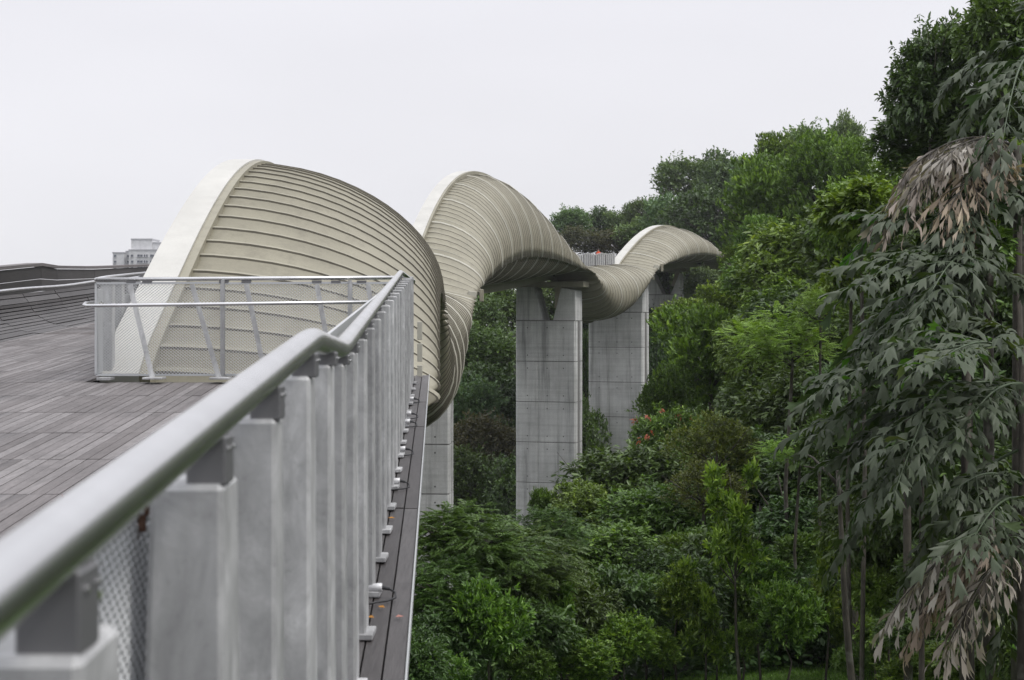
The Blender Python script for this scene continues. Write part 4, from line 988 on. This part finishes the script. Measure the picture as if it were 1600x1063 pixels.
# --- feathery blue green tree beside the ledge
tree('teal', 735, 845, 36, 92, 60, 'blue green tree with layered feathery fronds beside the timber ledge')
tree('teal', 820, 880, 37, 74, 56, 'lower layered feathery tree right of the one beside the ledge')
tree('teal', 700, 930, 34, 80, 60, 'dark feathery fronded tree at the lower left edge of the forest')
tree('teal', 860, 830, 40, 50, 36, 'small feathery tree between the pier foot and the layered feathery trees')
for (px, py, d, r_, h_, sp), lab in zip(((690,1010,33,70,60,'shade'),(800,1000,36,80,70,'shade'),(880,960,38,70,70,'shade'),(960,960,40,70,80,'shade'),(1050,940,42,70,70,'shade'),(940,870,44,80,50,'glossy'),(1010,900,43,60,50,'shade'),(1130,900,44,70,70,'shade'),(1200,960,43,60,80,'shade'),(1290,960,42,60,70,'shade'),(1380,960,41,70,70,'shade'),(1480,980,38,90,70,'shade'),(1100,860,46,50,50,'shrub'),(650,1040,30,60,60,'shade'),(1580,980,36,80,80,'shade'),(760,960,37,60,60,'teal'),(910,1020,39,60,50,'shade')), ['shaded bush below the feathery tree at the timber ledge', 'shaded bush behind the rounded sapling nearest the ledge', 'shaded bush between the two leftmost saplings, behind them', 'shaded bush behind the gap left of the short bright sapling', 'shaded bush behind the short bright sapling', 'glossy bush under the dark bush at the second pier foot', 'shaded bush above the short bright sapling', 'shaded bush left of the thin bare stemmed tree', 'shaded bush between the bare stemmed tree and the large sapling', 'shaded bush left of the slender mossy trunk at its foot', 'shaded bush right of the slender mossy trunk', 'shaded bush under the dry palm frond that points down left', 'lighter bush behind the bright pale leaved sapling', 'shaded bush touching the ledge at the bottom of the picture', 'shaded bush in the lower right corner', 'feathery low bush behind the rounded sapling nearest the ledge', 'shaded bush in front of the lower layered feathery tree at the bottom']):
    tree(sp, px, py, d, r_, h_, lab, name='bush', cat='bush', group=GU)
# --- light green saplings along the lawn edge
for (px, py, d, r_, h_, lab) in ((762,975,33,54,76,'bright green bushy sapling nearest the ledge, rounded top'),(872,985,37,34,66,'bright green pointed sapling, second from the ledge'),(975,1000,37,44,48,'short bright sapling between the two tallest gaps of dark bushes'),
    (1058,930,39,34,46,'small bright leaved sapling growing from behind dark bushes'),(1103,955,39,36,70,'bright green sapling with pale shiny leaves near the middle of the lawn edge'),(1188,890,40,36,40,'sapling with pale top leaves just right of the thin bare-stemmed tree'),(1228,965,38,52,70,'large bright green sapling standing on the lawn'),(1290,910,39,36,64,'green sapling left of the slender mossy trunk'),
    (915,1035,36,54,36,'low bright shrub at the bottom edge left of the lawn'),(690,1050,31,40,40,'low green shrub in the lower left corner of the forest'),(1160,1000,39,24,36,'tiny low sapling at the foot of the thin bare-stemmed tree')):
    tree('sapling' if h_ > 1.7*r_ else 'brush', px, py, d, r_*1.15, h_, lab, name='sapling', cat='sapling', tr=.03)
for (px, py, d, r_, h_, sp_, lab) in ((1035,1015,38.5,34,32,'brush','low shrub in front of the small bright leaved sapling'),(1010,935,41,40,40,'shrub','mid green shrub between the short sapling and the pale leaved sapling'),(830,1035,35,40,36,'shrub','low shrub at the bottom edge right of the rounded sapling'),(1250,870,43,44,40,'shrub','mid green shrub behind the top of the large sapling on the lawn'),(1120,1025,39.5,26,24,'brush','tiny shrub at the lawn edge beneath the pale leaved sapling'),(1330,970,39.5,40,50,'shrub','leafy shrub tucked behind the base of the slender mossy trunk'),(1160,930,42,40,50,'shrub','mid green shrub behind the stem of the thin bare-stemmed tree'),(935,930,40,46,40,'brush','lighter green shrub above the low bright shrub at the bottom edge'),(840,930,39,36,36,'shrub','mid green shrub right of the rounded sapling top'),(1065,865,45,44,34,'shrub','mid green shrub above the small bright leaved sapling')):
    tree(sp_, px, py, d, r_, h_, lab, name='shrub', cat='shrub', tr=.03)
for (px, py, d, r_, h_, sp_, lab) in ((1375,925,33,50,50,'shrub','leafy shrub right of the slender mossy trunk at knee height'),(1440,985,30,60,50,'shade','dark shrub left of the downward pointing dry frond tip'),(1500,1040,28,70,40,'shrub','low shrub beneath the dry frond at the bottom edge'),(1590,1020,27,60,60,'shade','dark shrub in the lower right corner below the nearest palm'),(1420,1055,31,60,30,'brush','pale low shrub at the bottom edge right of the slender trunk'),(1390,860,35,60,50,'shade','dark shrub behind the slender mossy trunk, right side'),(1330,1030,33,30,30,'shrub','small shrub around the base of the slender mossy trunk'),(1470,900,30,60,60,'shade','dark shrub inside the gap above the dry frond tip'),(1550,930,28,60,60,'shade','dark shrub behind the dry frond at the lower right')):
    tree(sp_, px, py, d, r_, h_, lab, name='shrub', cat='shrub', tr=.03)
tree('shrub', 1390, 1010, 38, 60, 50, 'low bright green undergrowth shrub right of the slender trunk', name='bush', cat='bush', tr=.03)
# slender trunks
def slender(px_b, px_t, py_t, d, r_, label, branches, leafy=None):
    x = (px_b-800)/F*d; g = gz(x, d); t = empty('slender_tree', (x, d, g)); tag(t, label, 'tree'); o = Vector((x, d, g)); top = P(px_t, py_t, d)-o
    m = MB(); n = 9; pts = []
    for i in range(n+1):
        f = i/n; pts.append(Vector((top.x*f + .05*sin(f*7)*(1-f), .04*sin(f*5), -.3+(top.z+.3)*f)))
    m.tube(pts, [r_*(1.15-.7*i/n) for i in range(n+1)], 8); m.build('trunk', M['bark'], t, True)
    for pl in branches:
        q = [P(a, b, d+.3*i)-o for i, (a, b) in enumerate(pl)]; m = MB(); m.tube(q, [r_*.42, r_*.28, r_*.12][:len(q)], 6); m.build('branch', M['bark'], t, True)
    return t
slender(1342, 1308, 735, 27, .075, 'slender mossy trunk rising from the lawn towards the palm fronds at right', [[(1312,760),(1270,715),(1240,700)],[(1316,770),(1290,735),(1255,728)],[(1309,745),(1330,700)]])
b_t = slender(1156, 1148, 900, 37, .05, 'thin dark stemmed tree with a fan of bare branches above the lawn', [[(1148,905),(1125,850),(1120,780)],[(1148,905),(1150,840),(1140,740)],[(1148,905),(1165,860),(1160,790)],[(1148,905),(1172,880),(1190,820)],[(1149,915),(1120,880),(1105,850)],[(1148,905),(1158,830),(1168,760)]])
o = link(bpy.data.objects.new('crown', PROTO['sapling'][0][1]), b_t); o.location = P(1145,810,37)-Vector(b_t.location); o.scale = (.62,.62,.9)
slender(1232, 1224, 860, 46, .13, 'dark forked trunk standing in the shade behind the bright saplings', [[(1224,865),(1208,800),(1180,760)],[(1224,865),(1228,800),(1215,740)],[(1224,865),(1245,810),(1250,760)]])

# --- fishtail palms
def rot_about(v, ax, a): return Matrix.Rotation(a, 3, ax) @ v
def palm_frond(parent, base, tipdir, L, mt, seed, dens=1.0, dry=False):
    """bipinnate frond: arching rachis, side rachises, hanging wedge leaflets"""
    g = np.random.default_rng(seed); td = Vector(tipdir).normalized()
    n = 12; pts = []
    for i in range(n+1):
        f = i/n; pts.append(Vector(base) + td*L*f + Vector((0,0,-1))*(L*(.30 if dry else .06+.05*(seed%5))*f*f) + Vector((0,0,1))*L*.08*sin(pi*f))
    m = MB(); m.tube(pts, [.028*(1-.75*i/n) for i in range(n+1)], 5, False)
    pos=[]; dr=[]; up=[]; ln=[]; tt=[]; bright_ = 1 if g.random() < .22 else 0
    side0 = td.cross(Vector((0,0,1))).normalized()
    ns_ = int((8 if not dry else 10)*dens)
    for k in range(ns_):
        f = .22 + .78*k/(ns_-1); i = min(int(f*n), n-1); q = pts[i].lerp(pts[i+1], f*n-i); tang = (pts[i+1]-pts[i]).normalized()
        for s_ in (-1, 1) if f < .98 else (0,):
            pd = (side0*s_*(.95-.45*f) + tang*(.45+.5*f) + Vector((0,0,g.uniform(-.38,.34)))).normalized()
            pl = L*.27*g.uniform(.7,1.25)*(math.sin(pi*min(1,.25+.72*(1-f)))**.7 + .12)*g.uniform(.85,1.15)
            pp = [q + pd*pl*a + Vector((0,0,-1))*pl*(.12 if not dry else .45)*a*a for a in (0,.33,.66,1)]
            m.tube(pp, [.010,.008,.006,.003], 4, False)
            nl = max(3, int(pl/.17)) if not dry else max(3, int(pl/.16)); sp_ = pd.cross(Vector((0,0,1))).normalized()
            for j in range(nl+1):
                a = .12 + .88*j/nl; ii = min(int(a*3), 2); c = pp[ii].lerp(pp[ii+1], a*3-ii)
                for s2 in (-1, 1) if j < nl else (0,):
                    dd = pd*1.0 + sp_*s2*.60 + Vector((0,0,-.02-.36*a if not dry else -1.0)) + Vector(g.normal(size=3)*(.24 if not dry else .33))
                    pos.append(tuple(c)); dr.append(tuple(dd)); up.append(tuple(Vector((0,0,1))*.9 + sp_*s2*.35 + Vector(g.normal(size=3)*.38))); ln.append(g.uniform(.20,.37)*(1.15 if j == nl else 1)); tt.append(g.random()*.5 + .22 + g.normal()*.16 + bright_*(.3+.3*g.random()))
    pos = np.array(pos); ln = np.array(ln)
    v, f_, t_ = leaves(pos, np.array(dr), np.array(up), ln, ln*(.68 if not dry else .4), 'fish' if not dry else 'rag', np.array(tt).clip(0, 1))
    o = link(bpy.data.objects.new('frond', mesh_leaves('frond', [(v, f_, t_)], mt)), parent)
    st = m.build('stalk', M['bark'] if dry else LMS, o, True)
    return o
LMS = mat('green_stalk', (.05,.075,.035), .5)
def palm(px, d, stems, label, seed):
    x = (px-800)/F*d; g = gz(x, d); t = empty('fishtail_palm', (x, d, g)); tag(t, label, 'palm tree'); o = Vector((x, d, g))
    ztop = max((500-s_[1])/F*d for s_ in stems)
    m = MB(); m.tube([(0,0,-.4),(0,0,ztop-g)], [.12,.07], 9); m.build('trunk', M['bark'], t, True)
    for i, (bx_, by_, tx_, ty_, dd, dry) in enumerate(stems):
        b = P(bx_, by_, d) - o; b.x *= .35; dd += (0 if dry else 1.3*sin(i*2.4+seed)); tip = P(tx_, ty_, d+dd) - o; v = tip - b; L = v.length; v2 = v.copy(); v2.z += L*.16
        palm_frond(t, b, v2, L*.84, LM['palm_dry'] if dry else LM['palm'], seed*50+i, 1.0, dry)
# (base px, base py, tip px, tip py, depth change, dry)
palm(1620, 27, [(1600,60,1480,150,-.5,0),(1600,40,1640,-60,.5,0),(1600,90,1500,190,.8,0),(1610,110,1700,60,0,0),(1600,90,1560,210,-1.6,0)], 'tall fishtail palm at the right edge with grey green fronds below the corner tree', 1)
palm(1590, 26, [(1575,228,1395,236,-.4,1),(1580,240,1440,225,-1.4,1),(1585,250,1375,290,-1.2,1),(1600,262,1470,290,-1.8,1),(1570,235,1392,262,-.8,1),(1570,250,1400,300,.5,1),(1560,270,1420,215,1.0,1),(1580,270,1480,330,-1.6,1),(1590,280,1680,300,0,0),(1590,300,1470,360,-1.0,0),(1590,250,1600,330,-1.8,0),(1585,260,1340,390,-.2,0)], 'fishtail palm with brown dried fronds hanging over the upper right trees', 2)
palm(1545, 25, [(1530,380,1330,350,.3,0),(1530,400,1300,470,-.3,0),(1540,420,1320,545,-1.0,0),(1540,400,1420,490,-1.8,0),(1550,420,1640,480,-.6,0),(1550,380,1500,520,-2.0,0),(1530,450,1290,600,.2,0),(1540,340,1440,400,-1.8,0)], 'fishtail palm with broad layered grey green fronds at mid height on the right', 3)
palm(1510, 24, [(1500,560,1262,640,.0,0),(1500,580,1250,700,-.5,0),(1500,620,1300,720,-1.0,0),(1510,600,1400,720,-1.8,0),(1520,600,1640,640,-.4,0),(1500,560,1400,560,-1.8,0),(1510,650,1350,800,-.6,0),(1500,620,1330,860,.2,0)], 'lower fishtail palm whose fronds hang beside the slender mossy trunk', 4)
palm(1600, 23, [(1590,560,1440,600,-1.0,0),(1600,540,1500,500,-.6,0),(1600,600,1480,700,-1.2,0),(1600,760,1460,760,-.8,0),(1600,700,1420,860,-.3,0),(1610,780,1500,900,-1.2,0),(1600,820,1378,930,.0,1),(1610,830,1420,960,.6,1),(1600,850,1480,985,-.8,1),(1620,820,1560,1000,-.5,0)], 'nearest fishtail palm at lower right with a brown dry frond pointing down left', 5)
# bright fern-like tuft at right edge
tree('feather', 1600, 240, 30, 26, 26, 'bright yellow green feathery tuft at the right edge above the dry fronds', tr=.03)

# --- lawn and leafy ground
def patch(name, x0, x1, y0, y1, st, up, mt):
    xs = np.arange(x0, x1+.01, st); ys_ = np.arange(y0, y1+.01, st); X_, Y_ = np.meshgrid(xs, ys_)
    Zc = []
    # sample the ground sheet bilinearly so the patch hugs it
    gxi = np.searchsorted(gx, X_.ravel())-1; gyi = np.searchsorted(gy, Y_.ravel())-1
    u = (X_.ravel()-gx[gxi])/(gx[gxi+1]-gx[gxi]); v = (Y_.ravel()-gy[gyi])/(gy[gyi+1]-gy[gyi])
    z = Z[gyi, gxi]*(1-u)*(1-v)+Z[gyi, gxi+1]*u*(1-v)+Z[gyi+1, gxi]*(1-u)*v+Z[gyi+1, gxi+1]*u*v
    vv_ = np.stack([X_.ravel(), Y_.ravel(), z+up], 1); n_ = len(xs); m_ = len(ys_); id_ = np.arange(n_*m_).reshape(m_, n_)
    ff = np.stack([id_[:-1,:-1].ravel(), id_[:-1,1:].ravel(), id_[1:,1:].ravel(), id_[1:,:-1].ravel()], 1)
    return link(bpy.data.objects.new(name, mesh_np(name, vv_, ff, mt, smooth=True)))
lw = patch('lawn', -6, 16, 24, 41.5, .6, .02, M['lawn']); tag(lw, kind='structure')
def scatter(name, n, x0, x1, y0, y1, L, Wr, mt, mask=None, label=None):
    x = rng.uniform(x0, x1, n); y = rng.uniform(y0, y1, n)
    if mask is not None: k = mask(x, y); x = x[k]; y = y[k]
    n = len(x); z = ground(x, y); pos = np.stack([x, y, z+.01], 1)
    d = np.stack([rng.normal(size=n)*.45, rng.normal(size=n)*.45, np.ones(n)], 1); ln = L*rng.uniform(.6, 1.4, n)
    v, f, t = leaves(pos, d, rdir(n), ln, ln*Wr, 'lance', rng.random(n))
    o = link(bpy.data.objects.new(name, mesh_leaves(name, [(v, f, t)], mt))); tag(o, kind='stuff'); return o
scatter('grass', 60000, -3, 14, 33, 42, .09, .16, LM['feather'])
def cover(name, n, x0, x1, y0, y1, L, hmax, mt):
    x = rng.uniform(x0, x1, n); y = rng.uniform(y0, y1, n)
    z = ground(x, y); pos = np.stack([x, y, z+hmax*rng.random(n)**1.3*(0.6+.5*np.sin(x*1.3)*np.sin(y*.9))], 1)
    ln = L*rng.uniform(.6, 1.4, n); d = rdir(n); d[:, 2] = d[:, 2]*.5+.1
    v, f, t = leaves(pos, d, nz_(rng.normal(size=(n,3))*.4+np.array([0,0,1.])), ln, ln*.5, 'oval', (.3+.35*rng.random(n)))
    o = link(bpy.data.objects.new(name, mesh_leaves(name, [(v, f, t)], mt))); tag(o, kind='stuff')
cover('undergrowth', 60000, -6, 24, 41, 66, .26, 1.3, LM['dark'])
cover('undergrowth', 50000, -14, 45, 66, 130, .55, 2.2, LM['dark'])
cover('undergrowth', 50000, -25, 80, 125, 250, .8, 3.0, LM['far'])

hz_ = MB(); hz_.box((0, 3000, -20), (18600, 13000, 82)); 
mh = bpy.data.materials.new('haze_air'); mh.use_nodes = True; mh.node_tree.nodes.clear()
o_ = mh.node_tree.nodes.new('ShaderNodeOutputMaterial'); pv = mh.node_tree.nodes.new('ShaderNodeVolumePrincipled')
pv.inputs['Color'].default_value = (.93,.94,.98,1); pv.inputs['Density'].default_value = .00016; pv.inputs['Anisotropy'].default_value = .2
mh.node_tree.links.new(pv.outputs[0], o_.inputs['Volume'])
o = hz_.build('haze', mh); tag(o, kind='stuff')
